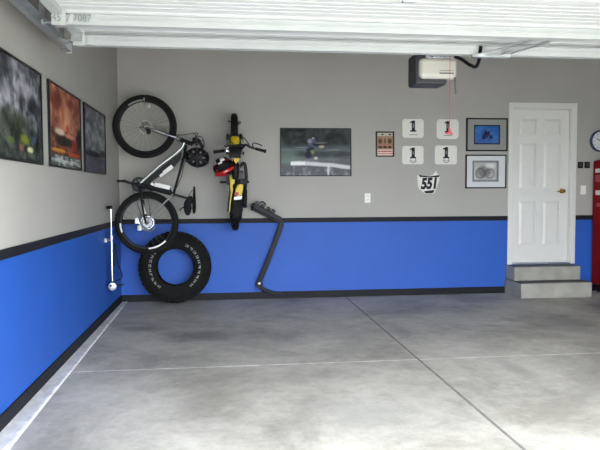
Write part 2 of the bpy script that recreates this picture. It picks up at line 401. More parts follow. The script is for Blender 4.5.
def track(x, lab):
    t = thing('door_track', (x, -4.6, 2.30), lab, 'track')
    q = MB(); s = 1 if x < 2 else -1; z0, z1 = 2.305, 2.37
    y0, y1 = -6.0, -3.22
    q.box((x, y0, z0), (x+s*.003, y1, z1)); q.box((x, y0, z0), (x+s*.038, y1, z0+.003)); q.box((x, y0, z1-.003), (x+s*.038, y1, z1))
    q.build('rail', GALV, t)
    q = MB(); q.box((x-s*.006, y0, z1-.02), (x-s*.0005, y1+.06, z1+.03)); q.box((x-s*.032, y0, z1+.026), (x-s*.0005, y1+.06, z1+.03)); q.build('angle_iron', GALV, t)
    MB().box((x-s*.04, y1+.0, z1-.05), (x-s*.008, y1+.004, H)).build('hanger', GALV, t); MB().box((x-s*.04, y1-.5, z1+.031), (x-s*.008, y1-.496, H)).build('hanger', GALV, t)
    q = MB(); q.box((x-s*.005, y1-.002, z0-.006), (x+s*.042, y1+.006, z1+.006)); q.build('end_stop', GALV, t, bevel=.002)
    return t
track(.165, 'galvanised steel door track running along the top of the left wall')

# ------------------------------------------------------------------ opener
ox0, ox1 = at(416, 60, -3.12).x, at(457, 60, -3.12).x; oz1 = 2.385; oz0 = at(430, 84, -3.12).z
ocx = (ox0+ox1)/2
op = thing('garage_door_opener', (ocx, -3.0, oz0), 'white and dark grey garage door opener unit hanging behind the raised door', 'garage door opener')
MB().box((ox0, -3.10, oz0), (ox1-.07, -2.90, oz1)).build('housing', CHARC, op, bevel=.02, seg=3)
MB().box((ox0+.028, -3.135, oz0+.042), (ox1, -2.95, oz1-.04)).build('light_lens', CREAM, op, bevel=.035, seg=5)
q = MB(); q.box((ox0+.18, -3.142, oz0+.075), (ox0+.29, -3.134, oz0+.085)); q.box((ox0+.18, -3.139, oz0+.10), (ox0+.29, -3.134, oz0+.103)); q.build('badge', GREYP, op)
q = MB(); zt = oz1-.04
for i in range(9):
    x = ox0+.10+i*.03; q.box((x, -3.14, zt), (x+.014, -3.12, zt+.036))
q.box((ox0+.08, -3.12, zt-.004), (ox1+.0, -3.10, zt+.05)); q.build('perforated_strap', GALV, op)
for x in (ox0+.1, ox1-.1):
    MB().box((x, -2.93, oz1-.002), (x+.03, -2.925, H)).build('hanger_strap', GALV, op)
MB().box((ocx-.03, -6.2, 2.46), (ocx+.03, -2.93, 2.50)).build('drive_rail', GALV, op)
MB().box((ocx-.06, -2.96, oz1-.002), (ocx+.06, -2.86, 2.461)).build('rail_mount', GALV, op)
cb = smoothpath([at(453, 56, -3.1), at(461, 59, -3.2), at(470, 65, -3.3), at(476, 66.5, -3.38), at(479, 60, -3.45), at(480, 52, -3.5), at(481, 47, -3.53)])
MB().tube(cb, .013, 8).build('cable', BLKP, op, smooth=True)
MB().tube([(ox0+.30, -3.145, oz0+.05), (ox0+.305, -3.147, oz0-.08)], .006, 6).build('antenna', GREYP, op)
# release cord with red grip
c0 = at(449, 60, -3.18); c1 = at(449.5, 130, -3.18)
rc = thing('release_cord', (c1.x, -3.18, c1.z), 'thin red pull cord with a red grip hanging below the opener', 'cord')
MB().tube([(c1.x, -3.18, 2.46), (c1.x, -3.18, c1.z)], .0024, 6).build('cord', PINK, rc, smooth=True)
q = MB(); q.tube([(c1.x, -3.18, c1.z-.03), (c1.x, -3.18, c1.z+.012)], .009, 8)
q.tube([(c1.x-.028, -3.18, c1.z-.022), (c1.x+.022, -3.18, c1.z-.03)], .008, 8)
q.build('grip', PINK, rc, smooth=True)

# ------------------------------------------------------------------ pictures
def hsh(i, j, s=0):
    n = (i*374761393+j*668265263+s*982451653) & 0xffffffff; n = ((n ^ (n >> 13))*1274126177) & 0xffffffff
    return ((n ^ (n >> 16)) & 0xffff)/65535
def vn(x, y, s=0):
    i, j = math.floor(x), math.floor(y); u, v = x-i, y-j; u = u*u*(3-2*u); v = v*v*(3-2*v)
    a = hsh(i, j, s)*(1-u)+hsh(i+1, j, s)*u; b = hsh(i, j+1, s)*(1-u)+hsh(i+1, j+1, s)*u
    return a*(1-v)+b*v
def fb(x, y, s=0): return (vn(x, y, s)+.5*vn(2*x, 2*y, s+1)+.25*vn(4*x, 4*y, s+2))/1.75
def mixc(a, b, t): t = max(0, min(1, t)); return tuple(a[i]*(1-t)+b[i]*t for i in range(3))
def blob(u, v, cx, cy, rx, ry, soft=.5):
    d = math.hypot((u-cx)/rx, (v-cy)/ry); return max(0, min(1, (1.+soft/2-d)/soft))
def lin(c): return tuple((x/12.92 if x <= .04045 else ((x+.055)/1.055)**2.4) for x in c)
def print_mesh(name, O, X, Y, w, h, n, fn, parent, nrm):        # flat printed sheet, colours of the print itself
    bm = bmesh.new(); nx = n; ny = max(4, int(n*h/w)); O, X, Y = Vector(O)-loc_of(parent), Vector(X), Vector(Y)
    lay = bm.loops.layers.float_color.new('print')
    V = [[bm.verts.new(O+X*(w*i/nx)+Y*(h*j/ny)) for j in range(ny+1)] for i in range(nx+1)]
    for i in range(nx):
        for j in range(ny):
            fc = bm.faces.new([V[i][j], V[i+1][j], V[i+1][j+1], V[i][j+1]])
            c = lin(fn((i+.5)/nx, (j+.5)/ny))
            for l in fc.loops: l[lay] = (*[max(0, min(1, k)) for k in c], 1)
    me = bpy.data.meshes.new(name); bm.to_mesh(me); bm.free(); me.materials.append(VCOL)
    ob = bpy.data.objects.new(name, me); C.objects.link(ob); ob.parent = parent
    return ob
def framed(name, side, a0, a1, z0, z1, fw, fmat, fn, label, cat, matw=0, mmat=None, n=72, depth=.02, group=None, rabbet=None):
    # side 'back': a = X on the back wall; side 'left': a = Y on the left wall
    if side == 'back':
        t = thing(name, ((a0+a1)/2, 0, z0), label, cat, group)
        P = lambda a, d, z: (a, -d, z); X = (1, 0, 0); N = (0, -1, 0)
    else:
        t = thing(name, (0, (a0+a1)/2, z0), label, cat, group)
        P = lambda a, d, z: (d, a, z); X = (0, 1, 0); N = (1, 0, 0)
    q = MB()
    q.box(P(a0, .002, z0), P(a1, depth, z0+fw)); q.box(P(a0, .002, z1-fw), P(a1, depth, z1))
    q.box(P(a0, .002, z0+fw), P(a0+fw, depth, z1-fw)); q.box(P(a1-fw, .002, z0+fw), P(a1, depth, z1-fw))
    q.build('frame', fmat, t, bevel=.002)
    MB().box(P(a0+.004, .003, z0+.004), P(a1-.004, depth*.4, z1-.004)).build('backing', GREYP, t)
    dd = depth*.4+.002
    b0, b1, y0, y1 = a0+fw, a1-fw, z0+fw, z1-fw
    if matw:
        m0, m1, m2, m3 = matw
        q = MB(); d2 = dd+.003
        q.box(P(b0, dd-.001, y0), P(b1, d2, y0+m2)); q.box(P(b0, dd-.001, y1-m3), P(b1, d2, y1)); q.box(P(b0, dd-.001, y0+m2), P(b0+m0, d2, y1-m3)); q.box(P(b1-m1, dd-.001, y0+m2), P(b1, d2, y1-m3))
        q.build('picture_mat', mmat, t)
        b0 += m0; b1 -= m1; y0 += m2; y1 -= m3
        if rabbet:
            q = MB(); r = .014; d3 = dd+.006
            q.box(P(b0, dd, y0), P(b1, d3, y0+r)); q.box(P(b0, dd, y1-r), P(b1, d3, y1)); q.box(P(b0, dd, y0+r), P(b0+r, d3, y1-r)); q.box(P(b1-r, dd, y0+r), P(b1, d3, y1-r))
            q.build('inner_frame', rabbet, t); b0 += r; b1 -= r; y0 += r; y1 -= r
    print_mesh('print', P(b0, dd, y0), X, (0, 0, 1), b1-b0, y1-y0, n, fn, t, N)
    return t

def art_rider(u, v):                                     # generic airborne rider over a pale berm, dark trees
    c = mixc((.24, .27, .27), (.08, .11, .10), fb(u*7, v*5, 1)*1.6-.4)
    c = mixc(c, (.42, .45, .47), max(0, 1-abs(v-.56)/.12)*(.5+.7*fb(u*6, v*40, 2)))
    if v < .5: c = mixc(c, (.48, .50, .52), min(1, (.5-v)*6)*(.45+.7*fb(u*4, v*30, 3)))
    if v > .6: c = mixc(c, (.34, .37, .38), max(0, fb(u*12, v*9, 8)-.45)*1.6)
    c = mixc(c, (.46, .56, .52), blob(u, v, .1, .38, .14, .16, 1)*.6)
    cur = .24-.10*max(0, u-.75)**1*2.5+.02*math.sin(u*6)
    k = max(0, 1-abs(v-cur)/(.05+.02*fb(u*8, 1, 4)))
    if u > .14: c = mixc(c, (.95, .96, .97), min(1, k*1.8)*(1 if u < .35 else .75))
    if v < cur-.05: c = mixc(c, (.36, .37, .40), .7); c = mixc(c, (.62, .63, .66), (fb(u*22, v*9, 5)-.5)*2.5)
    c = mixc(c, (.9, .9, .9), blob(u, v, .68, .1, .018, .12, .6)*.8)
    for (x, y, rx, ry, k_) in ((.50, .77, .045, .06, (.16, .18, .26)), (.45, .70, .06, .10, (.34, .37, .46)), (.52, .68, .07, .05, (.10, .11, .15)), (.42, .55, .055, .075, (.12, .16, .22)),
                               (.45, .50, .035, .05, (.48, .56, .34)), (.39, .44, .05, .07, (.13, .15, .22)), (.58, .62, .04, .03, (.72, .66, .55)), (.66, .57, .08, .02, (.30, .32, .33)), (.50, .42, .03, .09, (.25, .26, .28)), (.50, .37, .03, .035, (.8, .8, .76)), (.56, .70, .10, .022, (.40, .42, .44)), (.74, .55, .12, .012, (.5, .52, .53)), (.30, .60, .12, .014, (.45, .48, .5)), (.41, .74, .03, .05, (.55, .57, .62)), (.46, .8, .02, .02, (.62, .64, .7))):
        c = mixc(c, k_, blob(u, v, x, y, rx, ry, .6)*.9)
    return c
def art_cloud(u, v):
    n = fb(u*9+3, v*7, 11); n2 = fb(u*22, v*16, 13)
    c = mixc((.16, .17, .19), (.66, .66, .70), (n-.28)*1.7+(n2-.5)*.5)
    k = max(0, min(1, (.50-v)*4)); c = mixc(c, mixc((.07, .09, .08), (.34, .38, .34), n2*1.6-.4), k*.9)
    c = mixc(c, (.12, .16, .08), blob(u, v, .35, .38, .3, .10, 1)*.6)
    c = mixc(c, (.72, .70, .76), blob(u, v, .62, .74, .13, .09, 1)*.6); c = mixc(c, (.10, .10, .13), blob(u, v, .82, .60, .12, .10, .8)*.7)
    c = mixc(c, (.64, .62, .66), blob(u, v, .25, .62, .10, .08, .8)*.5)
    for (x, y, rx, ry, q_) in ((.60, .22, .10, .05, (.46, .50, .14)), (.72, .12, .07, .03, (.84, .84, .62)), (.52, .13, .05, .04, (.5, .34, .28)), (.90, .17, .05, .08, (.05, .06, .07)), (.44, .24, .06, .05, (.10, .12, .10)), (.80, .24, .05, .04, (.20, .30, .40)), (.3, .18, .08, .04, (.34, .40, .22))):
        c = mixc(c, q_, blob(u, v, x, y, rx, ry, .8)*.85)
    return c
def art_orange(u, v):
    n = fb(u*8, v*7, 21); n2 = fb(u*20, v*18, 24)
    c = mixc((.47, .26, .20), (.78, .54, .46), n*1.8-.5+(n2-.5)*.5)
    c = mixc(c, (.82, .60, .46), blob(u, v, .50, .62, .20, .26, 1)*.75)
    c = mixc(c, (.34, .12, .09), blob(u, v, .22, .82, .14, .12, .8)*.7); c = mixc(c, (.42, .14, .10), blob(u, v, .68, .86, .16, .06, .8)*.6)
    c = mixc(c, (.62, .30, .22), blob(u, v, .40, .70, .05, .14, .8)*.6)
    if v < .46: c = mixc(c, (.24, .13, .11), max(0, min(1, n2*2-.5)))
    for (x, y, rx, ry, q_) in ((.42, .335, .26, .07, (.09, .10, .08)), (.30, .44, .16, .04, (.86, .80, .72)), (.62, .42, .16, .035, (.80, .54, .42)), (.55, .50, .06, .06, (.70, .28, .2)), (.95, .42, .07, .16, (.12, .09, .09)), (.78, .30, .1, .06, (.52, .16, .12)),
                               (.25, .20, .24, .022, (.82, .58, .20)), (.75, .18, .22, .03, (.74, .30, .18)), (.5, .25, .3, .02, (.50, .26, .18))):
        c = mixc(c, q_, blob(u, v, x, y, rx, ry, .7)*.85)
    if v < .13: c = mixc((.16, .19, .19), (.72, .75, .73), fb(u*12, v*26, 23)*1.8-.5+.5*blob(u, v, .6, .06, .4, .025, .9))
    return c
def art_grey(u, v):
    c = mixc((.28, .29, .31), (.58, .58, .61), fb(u*8, v*9, 31)*1.8-.4+(fb(u*24, v*24, 34)-.5)*.4)
    c = mixc(c, (.55, .60, .58), blob(u, v, .45, .62, .18, .10, 1)*.35)
    c = mixc(c, (.10, .10, .12), blob(u, v, .35, .285, .42, .045, .5)*.9); c = mixc(c, (.14, .13, .15), blob(u, v, .86, .32, .14, .06, .5)*.85)
    if v < .24: c = mixc(c, (.34, .33, .38), .7); c = mixc(c, (.22, .22, .26), fb(u*20, v*10, 33)*.7)
    c = mixc(c, (.16, .16, .18), blob(u, v, .06, .9, .06, .05, .8)*.7)
    return c
def art_blue(u, v):
    c = mixc((.12, .28, .55), (.24, .46, .74), fb(u*5, v*4, 41)*1.5-.2)
    if v < .32: c = mixc(c, (.30, .38, .62), .6*fb(u*14, v*9, 42)+.2)
    for (x, y, rx, ry, k_) in ((.50, .60, .12, .17, (.09, .11, .24)), (.53, .74, .06, .07, (.36, .40, .58)), (.42, .42, .12, .12, (.13, .14, .28)), (.60, .46, .13, .06, (.24, .22, .34)), (.68, .35, .06, .09, (.10, .11, .2)), (.36, .30, .06, .09, (.10, .11, .2))):
        c = mixc(c, k_, blob(u, v, x, y, rx, ry, .7)*.9)
    return c
def art_pencil(u, v):
    b = min(u, 1-u, (v)*.8, (1-v)*.8)
    c = mixc((.62, .62, .62), (.78, .78, .78), fb(u*9, v*7, 51))
    if b < .075: return mixc((.40, .41, .42), (.56, .57, .58), fb(u*25, v*19, 52))
    c = mixc(c, (.42, .42, .42), blob(u, v, .45, .48, .26, .28, .5)*(.45+.6*fb(u*20, v*14, 53)))
    d = abs(math.hypot((u-.30)/.16, (v-.40)/.22)-1); c = mixc(c, (.30, .30, .31), max(0, 1-d*4)*.7)
    d = abs(math.hypot((u-.66)/.16, (v-.40)/.22)-1); c = mixc(c, (.34, .34, .35), max(0, 1-d*4)*.6)
    return mixc(c, (.9, .9, .88), blob(u, v, .68, .75, .2, .12, .8)*.7)
def art_notice(u, v):
    c = (.62, .50, .42)
    if v > .86: return mixc((.74, .72, .66), (.12, .11, .1), 1 if (vn(u*16, 3, 61) > .5 and abs(v-.925) < .03) else 0)
    if v < .26:
        c = (.88, .78, .72)
        if abs(v-.19) < .022 or abs(v-.09) < .012: c = mixc(c, (.55, .22, .18), .8 if vn(u*20, v*40, 62) > .4 else .2)
        return c
    for i, x in enumerate((.2, .5, .8)):
        c = mixc(c, ((.36, .27, .12), (.42, .30, .24), (.32, .24, .18))[i], blob(u, v, x, .63, .13 if i != 1 else .07, .12, .5)*.9)
        c = mixc(c, (.24, .12, .10), blob(u, v, x, .37, .13, .05, .6)*.85)
    if abs(v-.48) < .02: c = mixc(c, (.72, .4, .34), .7)
    return c
ZL0, ZL1 = 1.515, 2.14
framed('framed_poster', 'left', -4.24, -3.30, ZL0, ZL1, .014, FRB, art_cloud, 'framed poster of a cloudy grey scene, nearest of the three on the left wall', 'picture', group='posters on the left wall', n=96)
framed('framed_poster', 'left', -3.11, -2.10, ZL0, ZL1, .014, FRB, art_orange, 'framed orange and red poster in the middle of the left wall row', 'picture', group='posters on the left wall', n=96)
framed('framed_poster', 'left', -1.95, -.935, ZL0, ZL1, .014, FRB, art_grey, 'framed grey poster on the left wall closest to the back corner', 'picture', group='posters on the left wall', n=96)
framed('framed_poster', 'back', 1.948, 2.839, 1.522, 2.118, .011, FRB, art_rider, 'large framed racing photo of a jumping rider on the back wall', 'picture', n=110)
framed('framed_notice', 'back', 3.155, 3.39, 1.765, 2.082, .016, FRB, art_notice, 'small framed red and tan notice left of the white number plates', 'picture', n=40)
framed('framed_picture', 'back', 4.335, 4.888, 1.838, 2.262, .018, FRB, art_blue, 'black framed blue rider picture with a grey mat, upper of the two beside the door', 'picture', matw=(.085, .085, .07, .07), mmat=MATB, rabbet=INK, n=60)
framed('framed_picture', 'back', 4.330, 4.876, 1.362, 1.795, .016, FRB, art_pencil, 'framed pencil drawing with a white mat, lower of the two beside the door', 'picture', matw=(.075, .085, .07, .06), mmat=MATW, n=60)

# ------------------------------------------------------------------ number plates with a black 1
def rrect(cx, cz, w, h, r, y, n=5):
    out = []
    for (sx, sz, a) in ((1, 1, 0), (-1, 1, PI/2), (-1, -1, PI), (1, -1, 3*PI/2)):
        for i in range(n+1):
            t = a+PI/2*i/n; out.append((cx+sx*(w/2-r)+r*math.cos(t), y, cz+sz*(h/2-r)+r*math.sin(t)))
    return out
def one_plate(x0, x1, z0, z1, lab, r=.03, cordy=False, low='bar'):
    cx, cz = (x0+x1)/2, (z0+z1)/2; w, h = x1-x0, z1-z0
    t = thing('number_plate', (cx, 0, z0), lab, 'number plate', 'white number one plates')
    MB().prism(rrect(cx, cz, w, h, r, -.003), (0, -.005, 0)).build('plate', WHITEV, t)
    q = MB(); y = -.0085; s = h/.245; oz = cz+.02*s
    pts = [(-.030, -.060), (.034, -.060), (.034, -.042), (.020, -.042), (.020, .078), (-.006, .078), (-.032, .060), (-.032, .046), (-.014, .050), (-.014, -.042), (-.030, -.042)]
    q.prism([(cx+a*1.3*s, y, oz+b*1.05*s) for a, b in pts], (0, -.0015, 0)); q.build('numeral', INK, t)
    q = MB()
    if low == 'bar': q.box((cx-.055, y, cz-.084), (cx+.06, y-.001, cz-.077)); q.box((cx-.006, y-.0016, oz-.012), (cx+.012, y-.0022, oz+.04))
    else:
        q.lathe((cx+.004, y, cz-.065), (0, -1, 0), [(.030, 0), (.030, .001), (.038, .001), (.038, 0)], 20); q.box((cx-.045, y, cz-.078), (cx+.05, y-.001, cz-.071)); q.box((cx-.006, y-.0016, oz-.012), (cx+.012, y-.0022, oz+.03))
    q.build('small_print', INKG, t)
    for sx in (-1, 1): MB().lathe((cx+sx*(w/2-.025), -.008, cz+h/2-.025), (0, -1, 0), [(0, 0), (.006, 0), (.006, .002), (0, .003)], 10).build('mounting_screw', GALV, t)
one_plate(3.497, 3.775, 2.005, 2.242, 'white plate with a black 1, upper left of the block of four', .035)
one_plate(3.945, 4.235, 1.992, 2.242, 'white plate with a black 1 behind the red cord grip, upper right of four', .045)
one_plate(3.497, 3.775, 1.672, 1.902, 'white plate with a black 1, lower left of the block of four', .03, low='ring')
one_plate(3.925, 4.215, 1.670, 1.910, 'white plate with a black 1, lower right of the block of four', .03, low='ring')
# 551 plate
a = lambda x, y: at(x, y, -.01)
pl = thing('race_number_plate', (3.84, 0, 1.29), 'white race plate marked 551 with black top, below the four number one plates', 'number plate')
out = [(417.2, 176.0), (418.0, 174.6), (429, 176.2), (433.2, 174.5), (435.8, 170.8), (438.0, 174.0), (439.9, 176.2), (438.9, 181), (436.6, 187.5), (434.6, 192.4), (432.5, 193.6), (425.5, 193.8), (423.6, 192.4), (419.0, 189.0), (417.9, 185)]
MB().prism([a(*p)+Vector((0, .005, 0)) for p in out], (0, -.008, 0)).build('plate', WHITEV, pl, bevel=.002)
q = MB(); Y_ = Vector((0, -.004, 0))
q.prism([a(*p)+Y_ for p in ((418.4, 174.8), (429, 176.4), (439.4, 175.0), (438.8, 177.2), (429, 177.4), (419.8, 177.0))], (0, -.002, 0))
q.build('top_band', INK, pl); q = MB()
q.prism([a(*p)+Y_ for p in ((424, 191.2), (434.4, 189.8), (433.4, 192.4), (431.5, 193.3), (426.5, 193.4), (424.5, 192.6))], (0, -.002, 0))
q.build('bottom_band', INK, pl)
ct = a(428.9, 184); text_mesh('numerals', '551', .185, INK, pl, (ct.x, -.018, ct.z), (1, 0, 0.03), (0, 0, 1), depth=.001, bold=.010, shear=.15, sx=.78)

# ------------------------------------------------------------------ wall switches, socket, clock
def cover(name, x, z, lab, cat, mt, w=.075, h=.118):
    t = thing(name, (x, 0, z-h/2), lab, cat); MB().box((x-w/2, -.007, z-h/2), (x+w/2, -.0005, z+h/2)).build('cover_plate', mt, t, bevel=.003)
    return t
o = at(367.5, 198, 0); t = cover('power_outlet', o.x, o.z, 'white power outlet low on the grey wall above the black rail', 'outlet', WHITEP)
for dz in (-.022, .022):
    q = MB().box((o.x-.017, -.009, o.z+dz-.014), (o.x+.017, -.006, o.z+dz+.014)).build('socket', WHITEP, t, bevel=.003)
    MB().box((o.x-.009, -.0096, o.z+dz-.004), (o.x-.006, -.0089, o.z+dz+.007)).box((o.x+.006, -.0096, o.z+dz-.004), (o.x+.009, -.0089, o.z+dz+.007)).build('slot', INK, q)
o = at(583, 190, 0); t = cover('light_switch', o.x, o.z, 'white light switch on the wall right of the door', 'switch', WHITEP)
MB().box((o.x-.016, -.012, o.z-.033), (o.x+.016, -.006, o.z+.033)).build('rocker', WHITEP, t, bevel=.002)
for i, (px, lab) in enumerate(((580.3, 'small black wall control right of the door, left of the pair'), (587.0, 'small black wall control nearest the red cabinet, right of the pair'))):
    o = at(px, 165, 0); t = cover('wall_control', o.x, o.z, lab, 'wall control', BLKP, .075, .085)
    t['group'] = 'black wall controls beside the door'
    MB().box((o.x-.02, -.014, o.z-.025), (o.x+.02, -.006, o.z+.03)).build('button', CHARC, t, bevel=.003)
ck = at(601.0, 141, -.03); R_ = .142
t = thing('wall_clock', (ck.x, 0, ck.z-R_), 'round wall clock with a blue rim, cut off at the right edge', 'clock')
MB().lathe((ck.x, 0, ck.z), (0, -1, 0), [(0, .002), (R_, .002), (R_, .035), (R_-.008, .042), (R_-.018, .04), (R_-.018, .02), (0, .02)], 48).build('rim', BLUEP, t, smooth=True)
MB().lathe((ck.x, 0, ck.z), (0, -1, 0), [(0, .0215), (R_-.019, .0215), (R_-.019, .0225), (0, .0225)], 40).build('dial', GLASSC, t)
for i in range(12):
    an = i*PI/6; dx, dz = math.sin(an), math.cos(an)
    MB().bar((ck.x+dx*.088, -.0235, ck.z+dz*.088), (ck.x+dx*.105, -.0235, ck.z+dz*.105), .008, .002, (0, 1, 0)).build('hour_mark', INK, t)
MB().bar((ck.x, -.025, ck.z), (ck.x-.06, -.025, ck.z+.03), .008, .002, (0, 1, 0)).build('hour_hand', INK, t)
MB().bar((ck.x, -.028, ck.z), (ck.x-.01, -.028, ck.z-.085), .005, .002, (0, 1, 0)).build('minute_hand', INK, t)

# ------------------------------------------------------------------ red cabinet at the right edge
cx0 = at(592.0, 200, -.03).x; cz1 = at(592.5, 160.5, -.03).z
rcab = thing('tall_cabinet', (cx0+.33, -.31, 0), 'tall dark red enamel cabinet at the right edge, only its stickered side in view', 'cabinet')
X0, X1, Y0, Y1 = cx0, cx0+.66, -.55, -.03
MB().box((X0, Y0+.03, .10), (X1, Y1, cz1)).build('body', REDM, rcab, bevel=.03, seg=4)
dr = MB().box((X0+.015, Y0, .42), (X1-.015, Y0+.028, cz1-.04)).build('door', REDM, rcab, bevel=.012, seg=3)
MB().box((X0+.05, Y0-.006, .98), (X0+.24, Y0+.001, cz1-.10)).build('display_window', DARKM, dr, bevel=.003)
for i in range(6):
    z = 1.02+i*.095
    MB().box((X0+.065, Y0-.014, z), (X0+.225, Y0-.006, z+.055)).build('product_label', [REDP, WHITEP, PINK][i % 3], dr)
MB().tube([(X0+.30, Y0-.035, .95), (X0+.30, Y0-.035, 1.2)], .011).tube([(X0+.30, Y0, .97), (X0+.30, Y0-.035, .97)], .008).tube([(X0+.30, Y0, 1.18), (X0+.30, Y0-.035, 1.18)], .008).build('handle', CHROME, dr, smooth=True)
for i, (ya, za, hh, ww, mm) in enumerate(((-.10, 1.56, .05, .10, WHITEP), (-.10, 1.44, .09, .12, PINK), (-.11, 1.27, .06, .11, WHITEP), (-.14, 1.12, .05, .12, PINK))):
    MB().box((X0-.003, ya-ww, za), (X0-.0005, ya, za+hh)).build('side_sticker', mm, rcab)
MB().box((X0+.03, Y0+.04, .02), (X1-.03, Y1-.03, .10)).build('plinth', INK, rcab)
for x in (X0+.07, X1-.07):
    for y in (Y0+.08, Y1-.08): MB().lathe((x, y, 0), (0, 0, 1), [(0, 0), (.02, 0), (.02, .021), (0, .021)], 12).build('foot', BLKP, rcab)

# ------------------------------------------------------------------ wheels
def wheel(par, c, axis, R, tr, rimw, knobs, nspoke, rot=0., decals=(), tmat=RUBBER, hubw=.05, rotor=0, tread=1., rimmat=BLACKM):
    """tyre, rim, hub and spokes under one wheel part"""
    c = Vector(c); A = Vector(axis).normalized()
    U = Vector((0, 0, 1)) if abs(A.z) < .9 else Vector((1, 0, 0)); U = (U-A*U.dot(A)).normalized(); V = A.cross(U)
    q = MB(); Rc = R-tr
    q.torus(c, A, Rc, tr*.94, 56, 12)
    for i in range(knobs):
        for s in ((-.55, 0, .55) if tr > .035 else (-.4, .4)):
            t = 2*PI*(i+(.5 if abs(s) > .1 else 0))/knobs; d = U*math.cos(t)+V*math.sin(t); tt = -U*math.sin(t)+V*math.cos(t)
            o = c+d*(Rc+tr*.86*math.cos(s*1.1))+A*tr*.95*math.sin(s*1.1)
            q.bar(o-tt*R*PI/knobs*.5, o+tt*R*PI/knobs*.5, tr*.34, tr*.30*tread, d)
    W = q.build('wheel', tmat, par, smooth=True)
    q = MB(); rr = R-2*tr*.93; q.lathe(c, A, [(rr+.006, -rimw/2), (rr-.018, -rimw/2*.8), (rr-.024, 0), (rr-.018, rimw/2*.8), (rr+.006, rimw/2), (rr-.002, 0), (rr+.006, -rimw/2)], 48)
    q.build('rim', rimmat, W, smooth=True)
    q = MB(); q.lathe(c, A, [(0, -hubw), (.018, -hubw), (.02, -hubw*.7), (.014, -hubw*.5), (.014, hubw*.5), (.02, hubw*.7), (.018, hubw), (0, hubw)], 16); q.build('hub', GREYP, W, smooth=True)
    for i in range(nspoke):
        t = 2*PI*i/nspoke; t2 = t+(.35 if i % 4 < 2 else -.35)
        sgn = -1 if i % 2 else 1
        q = MB(); q.tube([c+(U*math.cos(t2)+V*math.sin(t2))*.02+A*sgn*hubw*.6, c+(U*math.cos(t)+V*math.sin(t))*(rr-.02)], .0012, 4); q.build('spoke', GREYP, W)
    for (a0, a1, m_) in decals:
        q = MB(); q.lathe(c, A, [(rr-.014, -rimw/2-.003), (rr+.008, -rimw/2-.004)], 14, a0, a1); q.lathe(c, A, [(rr-.014, rimw/2+.003), (rr+.008, rimw/2+.004)], 14, a0, a1); q.build('rim_decal', m_, W)
    if rotor:
        q = MB(); o = -hubw*.8 if rotor > 0 else hubw*.8; rr2 = abs(rotor)
        q.lathe(c, A, [(rr2-.016, o-.001), (rr2, o-.001), (rr2, o+.001), (rr2-.016, o+.001), (rr2-.016, o-.001)], 32)
        for i in range(6):
            t = i*PI/3; d = U*math.cos(t)+V*math.sin(t); d2 = U*math.cos(t+.4)+V*math.sin(t+.4); q.bar(c+A*o+d*.018, c+A*o+d2*(rr2-.012), .008, .002, A)
        q.build('disc_rotor', CHROME, W)
    return W

# ------------------------------------------------------------------ mountain bike, on the wall, front wheel up
BY = -.42
def M(x, y, l=0.): return at(x, y, BY-l)
w1 = M(145.0, 126.6); w2 = M(146.9, 222.8)
mb_ = thing('mountain_bike', (w2.x, BY, w2.z-.37), 'black and silver mountain bike hung upright on the wall, front wheel on top', 'bicycle')
RW = .362
wheel(mb_, w1, (0, 1, 0), RW, .033, .030, 60, 24, decals=((-.65, -.05, PENC),), rotor=-.08)
W2 = wheel(mb_, w2, (0, 1, 0), RW, .033, .030, 60, 24, decals=((4.35, 4.70, WHITEP),(PI*.75, PI*.98, WHITEP)), rotor=-.08)
bb = M(138.5, 184.5); hd0 = M(180, 139.5); hd1 = M(190.5, 143.5); sc = M(173, 194.3)
crown = M(178.5, 139.0)
# frame
q = MB()
q.m(1).tube([M(184.5, 142), M(182, 148), M(176, 153.5), M(160, 165.5), bb], [.018, .018, .018, .018, .02], 12)
q.m(0).tube([M(186, 145), M(184.5, 155), M(178, 178), M(173.5, 194)], [.017, .016, .014, .015], 12)
q.m(0).tube([bb, M(155, 189), sc], [.028, .024, .021], 12)
q.m(0).tube([hd0, hd1], .025, 12)
q.m(0).lathe(bb, (0, 1, 0), [(0, -.045), (.03, -.045), (.03, .045), (0, .045)], 18)
q.build('frame', [BLACKM, ALU], mb_, smooth=True)
# frame web plate with lettering, main panels between the tubes
q = MB(); q.prism([M(182, 151.5, .012), M(160, 168.2, .012), M(143, 182, .012), M(150, 183, .012), M(160, 176, .012), M(174, 167, .012), M(180, 160, .012)], (0, .022, 0)); q.build('down_tube_fairing', BLACKM, mb_, bevel=.004)
q = MB(); q.prism([M(141, 183.2, .012), M(150, 182, .012), M(157, 182.5, .012), M(170, 187.5, .012), M(172.5, 192.5, .012), M(155, 189.5, .012)], (0, .022, 0)); q.build('seat_tube_fairing', BLACKM, mb_, bevel=.004)
q = MB()
for (xa, ya, xb, yb, ww) in ((160.0, 176.4, 164.5, 172.8, .030), (163.8, 172.8, 172.5, 166.2, .042), (151.0, 183.2, 154, 185.0, .03), (154.6, 184.4, 169.8, 187.8, .046)):
    q.bar(M(xa, ya, .034), M(xb, yb, .034), ww, .002, (0, 1, 0))
q.build('frame_decal', WHITEP, mb_)
# stays
for l in (-.05, .05):
    q = MB(); q.tube([sc+Vector((0, -l*.4, 0)), M(166, 201.5)+Vector((0, -l, 0)), M(156, 212)+Vector((0, -l*1.2, 0)), M(147.5, 222)+Vector((0, -l*1.3, 0))], [.010, .010, .009, .009], 8); q.build('seat_stay', ALU, mb_, smooth=True)
    q = MB(); q.tube([bb+Vector((0, -l*.6, 0)), M(141.5, 194)+Vector((0, -l, 0)), M(143.5, 208)+Vector((0, -l*1.2, 0)), M(146.4, 223)+Vector((0, -l*1.3, 0))], [.016, .014, .012, .012], 8); q.build('chain_stay', BLACKM, mb_, smooth=True)
